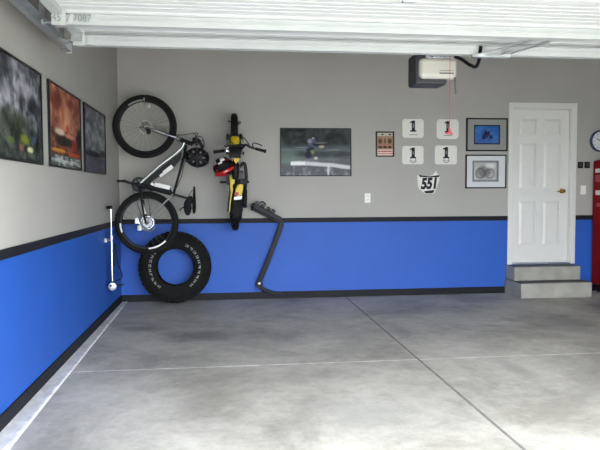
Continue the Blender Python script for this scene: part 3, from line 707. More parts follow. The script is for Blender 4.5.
# crank and pedals, chainring, cassette, derailleur
for sgn, px, py in ((1, 123.5, 181.2), (-1, 153, 190)):
    e = M(px, py)+Vector((0, -sgn*.075, 0)); b_ = bb+Vector((0, -sgn*.06, 0))
    q = MB(); q.tube([b_, b_.lerp(e, .5), e], [.017, .013, .014], 8); cr = q.build('crank_arm', DARKM, mb_, smooth=True)
    q = MB(); pc = e+Vector((0, -sgn*.055, 0)); q.box(pc-Vector((.05, .045, .012)), pc+Vector((.04, .045, .012)))
    for i in (-1, 1):
        for j in (-1, 1): q.box(pc+Vector((i*.035-.003, j*.035-.003, -.018)), pc+Vector((i*.035+.003, j*.035+.003, .018)))
    q.build('pedal', BLKP, mb_, bevel=.003)
q = MB(); q.lathe(bb+Vector((0, .05, 0)), (0, 1, 0), [(.06, -.002), (.088, -.002), (.088, .002), (.06, .002), (.06, -.002)], 32)
for i in range(4):
    t = i*PI/2+.4; q.bar(bb+Vector((0, .05, 0)), bb+Vector((math.cos(t)*.07, .05, math.sin(t)*.07)), .018, .004, (0, 1, 0))
q.build('chainring', DARKM, mb_)
q = MB()
for i in range(7): q.lathe(w2+Vector((0, .03+i*.005, 0)), (0, 1, 0), [(.012, -.001), (.055-i*.005, -.001), (.055-i*.005, .001), (.012, .001)], 20)
q.build('cassette', GALV, mb_)
q = MB(); dz_ = w2+Vector((-.03, .06, -.06)); q.tube([w2+Vector((0, .06, 0)), w2+Vector((-.03, .065, -.03)), dz_, w2+Vector((-.09, .06, -.04))], .009, 8); q.lathe(w2+Vector((-.09, .06, -.04)), (0, 1, 0), [(0, -.006), (.026, -.006), (.026, .006), (0, .006)], 14); q.lathe(dz_, (0, 1, 0), [(0, -.006), (.026, -.006), (.026, .006), (0, .006)], 14); q.build('rear_derailleur', DARKM, mb_, smooth=True)
q = MB()
for s_ in (1, -1):
    q.tube([bb+Vector((.0, .05, 0))+Vector((s_*.086, 0, 0)), w2+Vector((s_*.045, .045, 0))], .004, 5)
q.build('chain', DARKM, mb_)
# brake calipers
def caliper(c, d):
    q = MB(); q.box(c-Vector((.022, .02, .03)), c+Vector((.022, .02, .03))); q.lathe(c+Vector((0, -.02, 0)), (0, -1, 0), [(0, 0), (.016, 0), (.014, .01), (0, .012)], 12)
    return q.build('brake_caliper', d, mb_, bevel=.005)
caliper(M(148.5, 131.5, .05), BLKP); caliper(M(139.5, 228, .05), ALU)
q = MB(); q.tube(smoothpath([M(141, 200, .03), M(143.6, 207, .05), M(145.2, 214, .06)]), .012, 8); q.tube([M(139.5, 198, .03), M(142.5, 200.5, .03)], .018, 8); q.build('rear_shock', ALU, mb_, smooth=True)
q = MB(); q.tube(smoothpath([M(133, 216, .06), M(137, 217, .06), M(139.5, 224, .06), M(143.5, 229.5, .06), M(151, 230.5, .06), M(155, 227, .06)]), .009, 8)
q.box(M(137, 221, .06)-Vector((.02, .01, .03)), M(137, 221, .06)+Vector((.02, .01, .03))); q.build('rear_brake_mount', ALU, mb_, smooth=True)
# fork
for l in (-.055, .055):
    lo = w1+Vector((0, -l, 0)); hi = crown+Vector((0, -l, 0)); dv = (hi-lo)
    q = MB(); q.tube([lo, lo+dv*.1, lo+dv*.62], [.018, .017, .019], 12); q.build('fork_leg', BLACKM if l < 0 else ALU, mb_, smooth=True)
    q = MB(); q.tube([lo+dv*.6, hi], .014, 12); q.build('fork_stanchion', CHROME, mb_, smooth=True)
q = MB(); dv = (crown-w1).normalized(); pv = Vector((-dv.z, 0, dv.x)); q.bar(crown+Vector((0, .085, 0)), crown-Vector((0, .085, 0)), .045, .05, pv); q.tube([crown, hd0], .022, 10); q.build('fork_crown', GREYP, mb_, bevel=.006)
q = MB(); b0 = w1+(crown-w1)*.62; q.tube(smoothpath([b0+Vector((0, .055, 0)), b0+Vector((.02, .03, .08)), b0+Vector((.02, -.03, .08)), b0+Vector((0, -.055, 0))], 4), .009, 8); q.build('fork_brace', ALU, mb_, smooth=True)
# stem, handlebar, grips, levers
hb = hd1+Vector((.055, 0, .04)); q = MB(); q.tube([hd1, hd1+Vector((.025, 0, -.01))], .02, 10); q.tube([hd1+Vector((.012, 0, -.004)), hb], .019, 10); q.lathe(hb, (0, 1, 0), [(0, -.03), (.023, -.03), (.023, .03), (0, .03)], 14); q.build('stem', BLACKM, mb_, smooth=True)
hp = [hb+Vector((.0, .33, -.02)), hb+Vector((.02, .15, 0)), hb+Vector((0, .05, 0)), hb, hb+Vector((0, -.05, 0)), hb+Vector((.02, -.15, 0)), hb+Vector((.0, -.33, -.02))]
MB().tube(smoothpath(hp, 5), .0125, 10).build('handlebar', BLACKM, mb_, smooth=True)
for s_ in (1, -1):
    g = hb+Vector((0, s_*.28, -.016)); MB().tube([g, g+Vector((0, s_*.09, -.004))], .018, 12).build('grip', RUBBER, mb_, smooth=True)
    g = hb+Vector((.012, s_*.22, -.008)); q = MB(); q.box(g-Vector((.014, .018, .014)), g+Vector((.014, .018, .014))); q.tube(smoothpath([g, g+Vector((.0, s_*.01, .045)), g+Vector((-.015, s_*.06, .055)), g+Vector((-.02, s_*.11, .05))], 4), .006, 8); q.build('brake_lever', DARKM, mb_, smooth=True)
q = MB()
q.tube(smoothpath([hb+Vector((0, -.2, 0)), hb+Vector((.07, -.15, .03)), hb+Vector((.10, -.08, -.05)), hb+Vector((.05, -.05, -.14)), M(186, 160, .02), M(181, 178, .02), sc]), .004, 6)
q.tube(smoothpath([hb+Vector((0, .2, 0)), hb+Vector((.09, .12, 0)), hb+Vector((.08, .02, -.10)), M(190, 150, .02), M(181, 160, .03)]), .004, 6)
q.tube(smoothpath([hb+Vector((0, -.22, 0)), hb+Vector((.03, -.12, .07)), M(181, 135, .08), M(168, 133, .08), M(146, 127, .07)]), .004, 6)
q.build('brake_cables', BLKP, mb_, smooth=True)
q = MB(); q.tube([M(194.5, 138.5, .2), M(198, 140, .2), M(202, 146.5, .2), M(202.5, 152, .2)], [.012, .02, .018, .012], 10); q.build('shifter', BLKP, mb_, smooth=True)
# seat post, saddle, saddle bag
sp = M(187.5, 198.2)
MB().tube([sc, sp], .0145, 12).lathe(sc, (M(176, 195.5)-sc), [(.023, 0), (.023, .02)], 14).build('seat_post', DARKM, mb_, smooth=True)
q = MB()                                      # saddle: nose towards +Z, top towards +X
secs = [(186.5, .018, .010), (190, .022, .014), (196, .028, .017), (202, .045, .02), (207, .068, .022), (211, .074, .02), (213.5, .05, .010)]
rings = []
for (yy, hw, th) in secs:
    c = M(194.2, yy); ring = []
    for j in range(14):
        t = 2*PI*j/14; ring.append(q.bm.verts.new(c+Vector((math.sin(t)*th-abs(math.cos(t))**3*.008, math.cos(t)*hw, 0))))
    rings.append(ring)
for i in range(len(rings)-1):
    for j in range(14): q._f([rings[i][j], rings[i][(j+1) % 14], rings[i+1][(j+1) % 14], rings[i+1][j]])
q._f(rings[0]); q._f(rings[-1]); q.build('saddle', BLKP, mb_, smooth=True)
q = MB()
for l in (-.022, .022): q.tube(smoothpath([M(192.5, 190)+Vector((0, l*.4, 0)), M(188.5, 196)+Vector((0, l, 0)), M(188.5, 203)+Vector((0, l, 0)), M(192.5, 209)+Vector((0, l*1.6, 0))]), .0035, 6)
q.build('saddle_rails', DARKM, mb_, smooth=True)
q = MB(); q.ell(M(187.6, 207.0), (.045, .045, .10)); q.ell(M(190.5, 200), (.03, .03, .05)); q.box(M(188, 199)-Vector((.02, .03, .02)), M(188, 199)+Vector((.02, .03, .02))); q.build('saddle_bag', FABR, mb_, smooth=True)
q = MB(); q.tube([M(184, 207), M(179.5, 209.5), M(181, 211)], .007, 6); q.build('bag_strap', FABR, mb_)

# hook holding the front wheel off the wall
def hook(c_rim, lab, wallx):
    t = thing('bike_hook', (c_rim.x, 0, c_rim.z), lab, 'hook', 'bike hooks on the back wall')
    MB().lathe((wallx, 0, c_rim.z), (0, -1, 0), [(0, .0005), (.022, .0005), (.02, .008), (0, .01)], 16).build('mounting_plate', WHITEP, t, smooth=True)
    return t
rt = w1+Vector((0, 0, RW-.075))
t = hook(rt, 'black wall hook carrying the rim of the mountain bike wheel', rt.x)
MB().tube(smoothpath([(rt.x, -.01, rt.z), (rt.x, -.25, rt.z), (rt.x, BY-.02, rt.z), (rt.x, BY-.05, rt.z+.015), (rt.x, BY-.055, rt.z+.03)], 5), .006, 10).build('arm', GALV, t, smooth=True)

# ------------------------------------------------------------------ cycling helmet on the handlebar
hc = at(197.3, 157.5, -.62)
h = thing('cycling_helmet', hc+Vector((0, 0, -.1)), 'black vented cycling helmet hanging from the mountain bike handlebar', 'helmet')
HR = Matrix.Rotation(math.radians(12), 3, 'Y')
q = MB(); n_, k_ = 36, 12
def hp_(t, ph, s=1.):                     # t 0 top .. 1 brim; helmet's crown towards -Y (camera), long axis along X
    th = t*PI*.60
    r = Vector((.136*math.sin(th)*math.cos(ph), -.125*math.cos(th)*1.0, .112*math.sin(th)*math.sin(ph)))
    return hc+HR @ (r*s)
for side in (1., .86):
    rows = [[q.bm.verts.new(hp_(i/k_, 2*PI*j/n_, side)) for j in range(n_)] for i in range(k_+1)]
    for i in range(k_):
        for j in range(n_):
            vent = (3 <= i <= 5 and j % 6 in (0, 1)) or (8 <= i <= 9 and j % 6 == 3)
            if not vent: q._f([rows[i][j], rows[i+1][j], rows[i+1][(j+1) % n_], rows[i][(j+1) % n_]])
    if side == 1.: outer = rows
    else:
        for j in range(n_): q._f([outer[k_][j], outer[k_][(j+1) % n_], rows[k_][(j+1) % n_], rows[k_][j]])
q.build('shell', BLKP, h, smooth=True)
q = MB()
for j in range(0, n_, 6):
    ph = 2*PI*(j+4)/n_; q.tube([hp_(t_/8, ph, 1.015) for t_ in range(1, 9)], (.009), 6)
q.build('shell_ribs', CHARC, h, smooth=True)
q = MB(); 
for sgn in (1, -1): q.tube(smoothpath([hp_(1, sgn*.9), hc+Vector((sgn*.03+.05, .10, sgn*.03-.02)), hp_(1, sgn*2.2)]), .005, 6)
q.build('chin_strap', FABR, h, smooth=True)

# ------------------------------------------------------------------ mini dirt bike, nose up, wheels against the wall
DBX = at(235, 170, -.5).x
def D(r, u, f): return Vector((DBX+r, -.035-u, f))          # right, up (towards the room), forward (towards the ceiling)
FZ = at(235, 113.5, -.29).z-.255; RZ = at(235, 230, -.2).z+.225
db = thing('dirt_bike', (DBX, -.27, RZ-.225), 'small yellow and black dirt bike hung nose up with handlebars facing the room', 'dirt bike')
wheel(db, D(0, .255, FZ), (1, 0, 0), .255, .043, .04, 34, 16, tread=1.7, hubw=.05, rotor=.09)
wheel(db, D(0, .23, RZ), (1, 0, 0), .225, .048, .05, 30, 16, tread=1.7, hubw=.06)
ST = D(0, .74, FZ-.30)                                          # steering head
for s_ in (-1, 1):
    q = MB(); q.tube([D(s_*.075, .255, FZ), D(s_*.075, .40, FZ-.075)], [.022, .024], 12); q.build('fork_slider', BLACKM, db, smooth=True)
    q = MB(); q.tube([D(s_*.075, .38, FZ-.065), D(s_*.075, .74, FZ-.25)], .017, 12); q.build('fork_tube', ALU, db, smooth=True)
q = MB(); q.bar(D(-.1, .56, FZ-.16), D(.1, .56, FZ-.16), .04, .05, (0, 1, 0)); q.bar(D(-.1, .72, FZ-.24), D(.1, .72, FZ-.24), .03, .05, (0, 1, 0)); q.tube([D(0, .54, FZ-.15), D(0, .75, FZ-.255)], .028, 10); q.build('triple_clamp', DARKM, db, bevel=.004)
# front mudguard
MZ = at(235, 137.5, -.6).z
q = MB(); rings = []
for (u, f_, hw) in ((.50, MZ+.03, .02), (.55, MZ, .05), (.575, MZ-.035, .058), (.58, MZ-.07, .052), (.57, MZ-.10, .04)):
    rings.append([q.bm.verts.new(D(hw*x, u-.02*abs(x)**2, f_)) for x in (-1, -.6, 0, .6, 1)])
for i in range(len(rings)-1):
    for j in range(4): q._f([rings[i][j], rings[i][j+1], rings[i+1][j+1], rings[i+1][j]])
ob = q.build('front_mudguard', YELLOW, db, smooth=True); sm = ob.modifiers.new('solid', 'SOLIDIFY'); sm.thickness = .005
# number plate in front of the bars
def pl4(q, pts, d): return q.prism([D(*p) for p in pts], d)
q = MB(); q.prism([D(-.075, .80, FZ-.17), D(.075, .80, FZ-.17), D(.085, .82, FZ-.20), D(.05, .83, FZ-.245), D(-.05, .83, FZ-.245), D(-.085, .82, FZ-.20)], (0, .01, 0.0)); q.build('front_number_plate', BLKP, db, bevel=.003)
q = MB(); q.prism([D(-.05, .835, FZ-.245), D(.05, .835, FZ-.245), D(.06, .84, FZ-.30), D(-.06, .84, FZ-.30)], (0, .02, 0)); q.build('bar_pad', BLKP, db, bevel=.005)
# bars
hz = at(240, 149, -.87).z; hl = at(213.5, 152, -.84); hr_ = at(266, 151.5, -.84)
bp_ = [hl, hl+Vector((.17, -.01, .02)), Vector((DBX-.11, -.90, hz+.03)), Vector((DBX-.05, -.83, hz-.01)), Vector((DBX+.05, -.83, hz-.01)), Vector((DBX+.11, -.90, hz+.045)), hr_+Vector((-.17, -.01, .045)), hr_]
MB().tube(smoothpath(bp_, 4), .0125, 10).build('handlebar', DARKM, db, smooth=True)
MB().tube([bp_[2], bp_[5]], .01, 8).build('crossbar', DARKM, db, smooth=True)
for e, s_, v in ((hl, 1, (bp_[1]-hl)), (hr_, -1, (bp_[6]-hr_))):
    v = v.normalized(); MB().tube([e, e+v*.012, e+v*.013, e+v*.12], [.022, .022, .017, .017], 12).build('grip', RUBBER, db, smooth=True)
    g = e+v*.15; q = MB(); q.tube(smoothpath([g, g+Vector((0, -.005, .05)), g-v*.05+Vector((0, 0, .06)), g-v*.11+Vector((0, 0, .05))], 4), .006, 8); q.box(g-Vector((.014, .014, .016)), g+Vector((.014, .014, .016))); q.build('lever', ALU if s_ > 0 else DARKM, db, smooth=True)
q = MB(); q.lathe(hl+Vector((.15, -.02, .045)), (0, -1, .2), [(0, 0), (.028, 0), (.03, .02), (.02, .035), (0, .038)], 16); q.build('brake_reservoir', CHROME, db, smooth=True)
q = MB(); q.tube(smoothpath([bp_[6], bp_[6]+Vector((-.06, -.03, .09)), Vector((DBX+.07, -.75, hz+.13)), D(.06, .5, FZ-.1)]), .005, 6); q.tube(smoothpath([bp_[1], bp_[1]+Vector((.04, -.02, .07)), Vector((DBX-.05, -.75, hz+.09)), D(-.06, .4, FZ-.06)]), .005, 6); q.build('control_cables', BLKP, db, smooth=True)
# frame, engine, tank, seat
q = MB()
q.tube(smoothpath([D(0, .68, FZ-.28), D(0, .58, FZ-.45), D(.03, .40, FZ-.62), D(.04, .24, FZ-.62)], 4), .02, 10)
q.tube(smoothpath([D(0, .64, FZ-.28), D(0, .40, FZ-.30), D(-.03, .25, FZ-.42), D(-.04, .22, FZ-.62)], 4), .018, 10)
q.tube([D(.05, .5, FZ-.52), D(.06, .5, FZ-.78)], .012, 8); q.tube([D(-.05, .5, FZ-.52), D(-.06, .5, FZ-.78)], .012, 8)
q.build('frame', DARKM, db, smooth=True)
for s_ in (-1, 1):
    MB().bar(D(s_*.05, .26, FZ-.60), D(s_*.085, .23, RZ), .022, .035, (0, 1, 0)).build('swingarm', DARKM, db, bevel=.004)
q = MB(); q.lathe(D(0, .27, FZ-.50), (1, 0, 0), [(0, -.10), (.08, -.10), (.09, -.06), (.09, .06), (.08, .10), (0, .10)], 20); q.box(D(-.05, .30, FZ-.50), D(.05, .45, FZ-.38))
for i in range(5): q.box(D(-.06, .33+i*.025, FZ-.51), D(.06, .34+i*.025, FZ-.37))
q.build('engine', GREYP, db, smooth=False)
q = MB(); q.tube(smoothpath([D(.05, .42, FZ-.38), D(.11, .40, FZ-.34), D(.13, .38, FZ-.5), D(.11, .42, FZ-.65)], 5), [.02]*15+[.03], 10); q.tube([D(.11, .42, FZ-.65), D(.10, .50, FZ-.84)], [.03, .035], 12); q.build('exhaust', DARKM, db, smooth=True)
# tank and shrouds
q = MB(); rings = []
for (f_, hw, u, t_) in ((FZ-.30, .022, .66, .05), (FZ-.36, .04, .69, .08), (FZ-.45, .045, .70, .1), (FZ-.53, .03, .68, .08)):
    rings.append([q.bm.verts.new(D(hw*math.cos(2*PI*j/12), u+t_*.5*math.sin(2*PI*j/12), f_)) for j in range(12)])
for i in range(3):
    for j in range(12): q._f([rings[i][j], rings[i][(j+1) % 12], rings[i+1][(j+1) % 12], rings[i+1][j]])
q._f(rings[0]); q._f(rings[-1]); q.build('fuel_tank', BLKP, db, smooth=True)
pL = at(231, 190, -.62); 
def side(pts, Yd, th=.012): return [at(x, y, Yd) for x, y in pts]
q = MB(); q.prism(side([(233.5, 152), (238, 150), (239.5, 160), (236, 164), (233.5, 160)], -.82), (0, .03, 0)); q.build('headstock_cover', YELLOW, db, bevel=.004)
q = MB(); q.prism(side([(229.5, 176), (233.5, 173), (235, 180), (233, 190), (231.6, 203), (229.8, 214), (228.8, 211), (230.6, 192)], -.60), (0, .03, 0)); q.build('side_panel', YELLOW, db, bevel=.004)
q = MB(); q.prism(side([(235.5, 189), (238, 184.5), (243.0, 184.0), (243.5, 189), (242, 195), (238, 196.5), (234.5, 195)], -.70), (0, .05, 0)); q.build('tank_shroud', YELLOW, db, bevel=.008)
q = MB(); q.prism(side([(238.5, 180.5), (244.5, 178.8), (248.2, 180.5), (247.2, 184.2), (242.5, 185.5), (240.5, 184.5)], -.66), (0, .04, 0)); q.build('radiator_guard', BLKP, db, bevel=.008)
# seat
q = MB(); rings = []
for (x_, y_, hw, u) in ((236.5, 187, .025, .60), (236.4, 196, .05, .63), (236.3, 205, .066, .62), (236, 212, .066, .62), (235, 216.5, .035, .62)):
    c = at(x_, y_, -u-.03); rings.append([q.bm.verts.new(c+Vector((hw*math.cos(2*PI*j/12), .045-.05*math.sin(2*PI*j/12), 0))) for j in range(12)])
for i in range(4):
    for j in range(12): q._f([rings[i][j], rings[i][(j+1) % 12], rings[i+1][(j+1) % 12], rings[i+1][j]])
q._f(rings[0]); q._f(rings[-1]); q.build('seat', FABR, db, smooth=True)
q = MB(); q.prism(side([(234.2, 196.8), (242.2, 195.8), (242, 198.6), (240, 199.6), (234, 200.0)], -.715), (0, .003, 0)); q.build('seat_graphic', WHITEP, db)
q = MB(); q.prism(side([(235.2, 192.2), (238.4, 192), (239, 195), (235, 195.6)], -.722), (0, .02, 0)); q.build('tank_graphic', PINK, db)
q = MB(); rings = []
for (x_, y_, hw, u) in ((236, 208, .06, .60), (236, 213, .072, .60), (235.8, 219, .068, .58), (235.2, 223, .04, .54)):
    c = at(x_, y_, -u-.02); rings.append([q.bm.verts.new(c+Vector((hw*x, .015*x*x, 0))) for x in (-1, -.5, 0, .5, 1)])
for i in range(3):
    for j in range(4): q._f([rings[i][j], rings[i][j+1], rings[i+1][j+1], rings[i+1][j]])
ob = q.build('rear_mudguard', BLKP, db, smooth=True); sm = ob.modifiers.new('solid', 'SOLIDIFY'); sm.thickness = .006
q = MB(); q.box(at(229.6, 210.5, -.5), at(233.4, 209, -.52)); q.build('plate_label', WHITEP, db)
MB().tube([D(0, .30, RZ+.18), D(0, .58, RZ+.30)], .03, 12).build('shock_absorber', DARKM, db, smooth=True)
for s_ in (-1, 1): MB().tube([D(s_*.10, .22, FZ-.55), D(s_*.17, .2, FZ-.55)], .013, 8).build('foot_peg', DARKM, db)
hk = Vector((DBX, -.29, FZ+.165))
t = hook(hk, 'black wall hook behind the top wheel of the dirt bike', DBX)
MB().tube(smoothpath([(DBX, -.012, hk.z+.0), (DBX+.075, -.02, hk.z), (DBX+.075, -.15, hk.z), (DBX+.07, -.22, hk.z), (DBX, -.24, hk.z-.005), (DBX-.07, -.22, hk.z+.01)], 5), .007, 10).build('arm', BLACKM, t, smooth=True)

# motocross helmet hanging from the dirt bike's bars
mc = at(223, 167, -.66)
mh = thing('motocross_helmet', mc+Vector((0, 0, -.12)), 'red white and black full face motocross helmet hanging on the dirt bike', 'helmet')
MR = Matrix.Rotation(math.radians(-25), 3, 'Y')
q = MB(); n_, k_ = 26, 16
rows = []
for i in range(k_+1):
    t_ = PI*i/k_; rows.append([])
    for j in range(n_):
        ph = 2*PI*j/n_; v = Vector((.115*math.sin(t_)*math.cos(ph), .105*math.sin(t_)*math.sin(ph), .108*math.cos(t_)))
        if v.x > .05 and v.z < 0: v.x += .03
        rows[-1].append((v, q.bm.verts.new(mc+MR @ v)))
for i in range(k_):
    for j in range(n_):
        v = rows[i][j][0]
        if v.y < -.02 and -.045 < v.z < .03 and abs(v.x) < .085: continue             # eye port facing the room
        if i >= k_-2: continue
        if v.z > .05: q.m((2, 1, 2, 0)[(j//2) % 4])
        elif v.z > .02: q.m(2)
        elif v.x < -.02 and v.z < -.03: q.m(0)
        else: q.m((0, 2, 1, 0, 2, 2)[(i//2+j//2) % 6])
        q._f([rows[i][j][1], rows[i+1][j][1], rows[i+1][(j+1) % n_][1], rows[i][(j+1) % n_][1]])
q.build('shell', [REDP, WHITEP, BLKP], mh, smooth=True)
q = MB(); q.ell(mc, (.10, .088, .095), MR); q.build('lining', FABR, mh, smooth=True)
q = MB(); 
vp = [(-.09, -.07, .055), (-.05, -.13, .06), (.0, -.16, .062), (.05, -.13, .06), (.09, -.07, .055)]
vt = [(-.08, -.05, .085), (-.045, -.08, .10), (0, -.09, .105), (.045, -.08, .10), (.08, -.05, .085)]
A_ = [q.bm.verts.new(mc+MR @ Vector(p)) for p in vp]; B_ = [q.bm.verts.new(mc+MR @ Vector(p)) for p in vt]
for j in range(4): q.m(j % 2)._f([A_[j], A_[j+1], B_[j+1], B_[j]])
ob = q.build('visor', [WHITEP, BLKP], mh, smooth=True); sm = ob.modifiers.new('solid', 'SOLIDIFY'); sm.thickness = .005
q = MB(); q.tube(smoothpath([mc+MR @ Vector(p) for p in ((-.105, -.06, -.05), (-.07, -.115, -.06), (0, -.14, -.06), (.07, -.115, -.06), (.125, -.06, -.05))], 4), .022, 8); q.build('chin_bar', REDP, mh, smooth=True)
q = MB(); q.tube(smoothpath([mc+MR @ Vector((0.09, 0, -.05)), mc+Vector((.10, 0, .06)), at(228, 152.5, -.84)], 5), .006, 6); q.build('strap', FABR, mh, smooth=True)

# ------------------------------------------------------------------ big off road tyre leaning on the wall
TA = math.radians(5.0); TR = .428; TW = .125
ax = Vector((0, -math.cos(TA), math.sin(TA)))                      # towards the room, tipped back on the wall
tcx = at(175.5, 271, -.2).x
cz = TR*math.cos(TA)+TW*.72*math.sin(TA)
ty = thing('off_road_tyre', (tcx, -.2, 0), 'big black off-road tyre with white sidewall lettering leaning on the blue wall', 'tyre')
tc = Vector((tcx, -.182, cz+.004))
prof = [(.215, -.085), (.222, -.105), (.26, -.122), (.33, -.128), (.385, -.118), (.405, -.10), (.412, -.05), (.414, 0), (.412, .05), (.405, .10), (.385, .118), (.33, .128), (.26, .122), (.222, .105), (.215, .085), (.222, .08), (.25, .10), (.33, .108), (.38, .095), (.39, 0), (.38, -.095), (.33, -.108), (.25, -.10), (.222, -.08), (.215, -.085)]
TY = MB().lathe(tc, ax, prof, 72).build('carcass', BIGRUB, ty, smooth=True)
q = MB(); U = Vector((1, 0, 0)); V = ax.cross(U)
def tp(r, o, t): return tc+ax*o+(U*math.cos(t)+V*math.sin(t))*r
def lug(t0, t1, r0, r1, o0, o1, sh=0):
    q.hexa([tp(r0, o0, t0), tp(r0, o0, t1), tp(r0, o1, t1+sh), tp(r0, o1, t0+sh), tp(r1, o0, t0), tp(r1, o0, t1), tp(r1, o1, t1+sh), tp(r1, o1, t0+sh)])
nl = 44
for i in range(nl):
    t = 2*PI*i/nl; wd = 2*PI/nl*.62
    lug(t, t+wd, .40, .424, .055, .112, .02); lug(t+.07, t+.07+wd, .40, .424, -.112, -.055, .02); lug(t+.03, t+.03+wd, .408, .426, -.04, .0, .04); lug(t+.09, t+.09+wd, .408, .426, .006, .045, -.04)
    for s_ in (1, -1):                                          # shoulder lugs running down the sidewall
        L_ = .045 if i % 2 else .028
        q.hexa([tp(.385-L_*.4, s_*.110, t+.01), tp(.385-L_*.4, s_*.110, t+wd), tp(.41, s_*.095, t+wd), tp(.41, s_*.095, t+.01), tp(.385-L_, s_*.132, t+.01), tp(.385-L_, s_*.132, t+wd), tp(.418, s_*.112, t+wd), tp(.418, s_*.112, t+.01)])
q.build('tread_lugs', BIGRUB, ty)
rr_ = random.Random(3)
def glyph(t, tw, r0, r1):                                      # worn raised block shapes, too blurred in the photo to read
    kinds = rr_.choice((0, 1, 2, 3)); o0, o1 = .122, .1305
    def seg(a0, a1, b0, b1): q.hexa([tp(b0, o0-.002, a0), tp(b0, o0-.002, a1), tp(b1, o0, a1), tp(b1, o0, a0), tp(b0, o1, a0), tp(b0, o1, a1), tp(b1, o1, a1), tp(b1, o1, a0)])
    h_ = (r1-r0)
    seg(t, t+tw*.3, r0, r1)
    if kinds in (0, 1): seg(t+tw*.3, t+tw, r1-h_*.28, r1)
    if kinds in (0, 2): seg(t+tw*.3, t+tw, r0, r0+h_*.28)
    if kinds in (1, 3): seg(t+tw*.3, t+tw*.85, r0+h_*.38, r0+h_*.62)
    if kinds == 3: seg(t+tw*.7, t+tw, r0, r1)
for (a_, b_, nn) in ((math.radians(118), math.radians(238), 11), (math.radians(-52), math.radians(68), 10)):
    q = MB()
    for i in range(nn):
        t = a_+(b_-a_)*i/nn; glyph(t, (b_-a_)/nn*.66, .274, .302)
    q.build('sidewall_lettering', WLET, ty)

# ------------------------------------------------------------------ folded hitch bike rack leaning on the wall
RY = -.075
def K(x, y, l=0): return at(x, y, RY-l)
hr = thing('hitch_bike_rack', K(280, 296), 'black folded hitch bike rack leaning against the blue wall', 'bike rack')
def sqtube(pts, w):
    q = MB(); P = smoothpath(pts, 6); k = len(P)
    rings = []
    for i, p in enumerate(P):
        d = (P[min(i+1, k-1)]-P[max(i-1, 0)]).normalized(); n1 = Vector((0, 1, 0)); n2 = d.cross(n1).normalized()
        rings.append([q.bm.verts.new(p+n1*a_*w/2+n2*b_*w/2) for a_, b_ in ((-1, -1), (1, -1), (1, 1), (-1, 1))])
    for i in range(k-1):
        for j in range(4): q._f([rings[i][j], rings[i][(j+1) % 4], rings[i+1][(j+1) % 4], rings[i+1][j]])
    q._f(rings[0]); q._f(rings[-1]); return q
sqtube([K(278.2, 218), K(281.2, 223), K(280.0, 229), K(277, 237), K(268, 261), K(260.5, 279), K(258.6, 284.6)], .058).build('main_tube', BLACKM, hr, bevel=.006)
sqtube([K(256.8, 284.0, .0), K(262, 288.2), K(270, 292.0), K(282.5, 295.2)], .046).build('hitch_shank', BLACKM, hr, bevel=.005)
q = MB(); pc = K(259.2, 283.5, .03); q.lathe(pc, (0, -1, 0), [(0, 0), (.020, 0), (.020, .012), (.012, .016), (0, .018)], 14); q.build('pivot_bolt', CHROME, hr, smooth=True)
q = MB(); pc = K(259.2, 284); q.lathe(pc+Vector((0, -.035, 0)), (0, 1, 0), [(0, 0), (.045, 0), (.045, .006), (0, .006)], 18); q.build('pivot_plate', BLACKM, hr, smooth=True)
for (l, dx, dy) in ((.0, 0, 0), (.10, 1.0, -2.2)):
    q = sqtube([K(279.5+dx, 221.5+dy, l), K(268+dx, 215.5+dy, l), K(252.3+dx, 207.8+dy, l)], .056); arm = q.build('carrying_arm', BLACKM, hr, bevel=.006)
    MB().box(K(252.6+dx, 208+dy, l)-Vector((.022, .03, .030)), K(252.6+dx, 208+dy, l)+Vector((.012, .03, .030))).build('end_cap', RUBBER, arm, bevel=.008)
    for (x, y) in ((256.5, 205.6), (262, 208.2), (267.8, 211.2), (272.5, 213.6)):
        q = MB(); c = K(x+dx, y+dy, l); q.box(c-Vector((.024, .024, .013)), c+Vector((.024, .024, .013))); q.box(c+Vector((-.022, -.02, .01)), c+Vector((.012, .02, .03))); q.build('cradle', CHARC, hr, bevel=.003)
MB().tube([K(279.5, 219, -.03), K(279.5, 219, .13)], .022, 12).build('head_pivot', BLACKM, hr, smooth=True)
MB().tube(smoothpath([K(258, 203.5, .11), K(263, 201.8, .12), K(266, 205, .11)], 4), .008, 8).build('strap', RUBBER, hr, smooth=True)

# ------------------------------------------------------------------ floor pump hung on the left wall
pz1 = 1.185; pz0 = .345; px_, py_ = .065, -.98
fp = thing('floor_pump', (px_, py_, pz0-.02), 'chrome floor pump with black handle hung on the left wall near the corner', 'pump')
MB().tube([(px_, py_, pz0+.03), (px_, py_, pz0+.52)], .015, 16).lathe((px_, py_, pz0+.52), (0, 0, 1), [(.023, -.02), (.023, .012), (.012, .02)], 16).build('barrel', CHROME, fp, smooth=True)
MB().tube([(px_, py_, pz0+.52), (px_, py_, pz1-.03)], .009, 10).build('piston_rod', CHROME, fp, smooth=True)
MB().tube([(px_-.02, py_-.09, pz1-.015), (px_-.01, py_-.05, pz1-.01), (px_, py_, pz1-.015), (px_-.01, py_+.05, pz1-.01), (px_-.02, py_+.09, pz1-.015)], [.013, .017, .019, .017, .013], 10).build('handle', BLKP, fp, smooth=True)
q = MB(); q.lathe((px_, py_, pz0), (0, 0, 1), [(0, 0), (.045, 0), (.05, .008), (.035, .025), (.024, .05), (0, .05)], 20); q.build('base', CHROME, fp, smooth=True)
q = MB(); q.tube([(px_, py_-.10, pz0+.008), (px_, py_+.10, pz0+.008)], [.012, .012], 8); q.box((px_+.0, py_-.03, pz0), (px_+.12, py_+.03, pz0+.012)); q.build('foot_rest', DARKM, fp, bevel=.003)
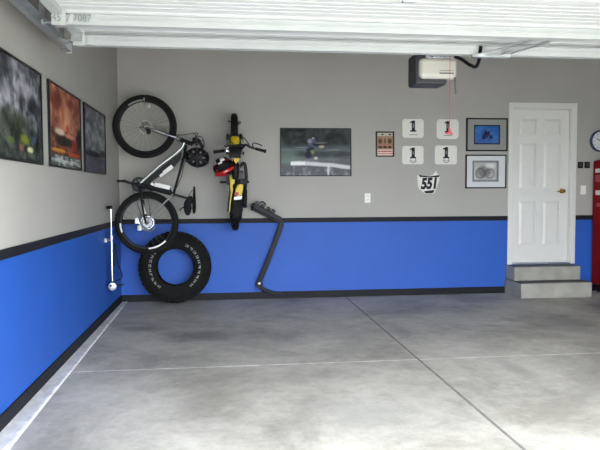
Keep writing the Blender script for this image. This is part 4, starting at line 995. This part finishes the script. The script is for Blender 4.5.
q = MB(); q.lathe((px_+.01, py_-.055, pz0-.005), (.2, -1, 0), [(0, 0), (.042, 0), (.042, .02), (.036, .024), (0, .022)], 24); q.build('pressure_gauge', GALV, fp, smooth=True)
q = MB(); q.tube(smoothpath([(px_+.02, py_, pz0+.04), (px_+.10, py_+.02, pz0+.09), (px_+.06, py_-.02, pz0+.25), (px_+.035, py_, pz0+.45), (px_+.03, py_-.01, pz0+.2)]), .006, 8); q.build('hose', BLKP, fp, smooth=True)
q = MB(); q.box((.0005, py_-.03, pz0+.46), (.02, py_+.03, pz0+.5)); q.tube([(.01, py_, pz0+.48), (px_-.02, py_, pz0+.48)], .008, 8); q.tube([(px_-.024, py_-.02, pz0+.48), (px_-.024, py_+.02, pz0+.48)], .006); q.build('wall_clip', GALV, fp)

# ------------------------------------------------------------------ light and camera
w = bpy.data.worlds.new('sky'); bpy.context.scene.world = w; w.use_nodes = True
nt = w.node_tree; bg = nt.nodes['Background']
bg.inputs['Color'].default_value = (.90, .95, 1.0, 1); bg.inputs['Strength'].default_value = 3.0
sun = bpy.data.lights.new('sun', 'SUN'); sun.energy = 3.4; sun.angle = math.radians(.6); sun.color = (1, .95, .87)
so = bpy.data.objects.new('sun', sun); C.objects.link(so)
sd = Vector((-.25, .30, -1.)); so.rotation_euler = sd.to_track_quat('-Z', 'Y').to_euler()

cam = bpy.data.cameras.new('camera'); co = bpy.data.objects.new('camera', cam); C.objects.link(co)
cam.sensor_fit = 'HORIZONTAL'; cam.sensor_width = 36; cam.lens = F*36/600; cam.clip_end = 200
Rm = Matrix((AR, AU, -AF)).transposed()
co.matrix_world = Matrix.Translation(CAM) @ Rm.to_4x4()
sc_ = bpy.context.scene; sc_.camera = co
sc_.view_settings.view_transform = 'Standard'; sc_.view_settings.look = 'None'; sc_.view_settings.gamma = 1
sc_.view_settings.use_curve_mapping = False; sc_.view_settings.exposure = 2.2
sc_.cycles.max_bounces = 10; sc_.cycles.diffuse_bounces = 7
sc_.cycles.use_denoising = True
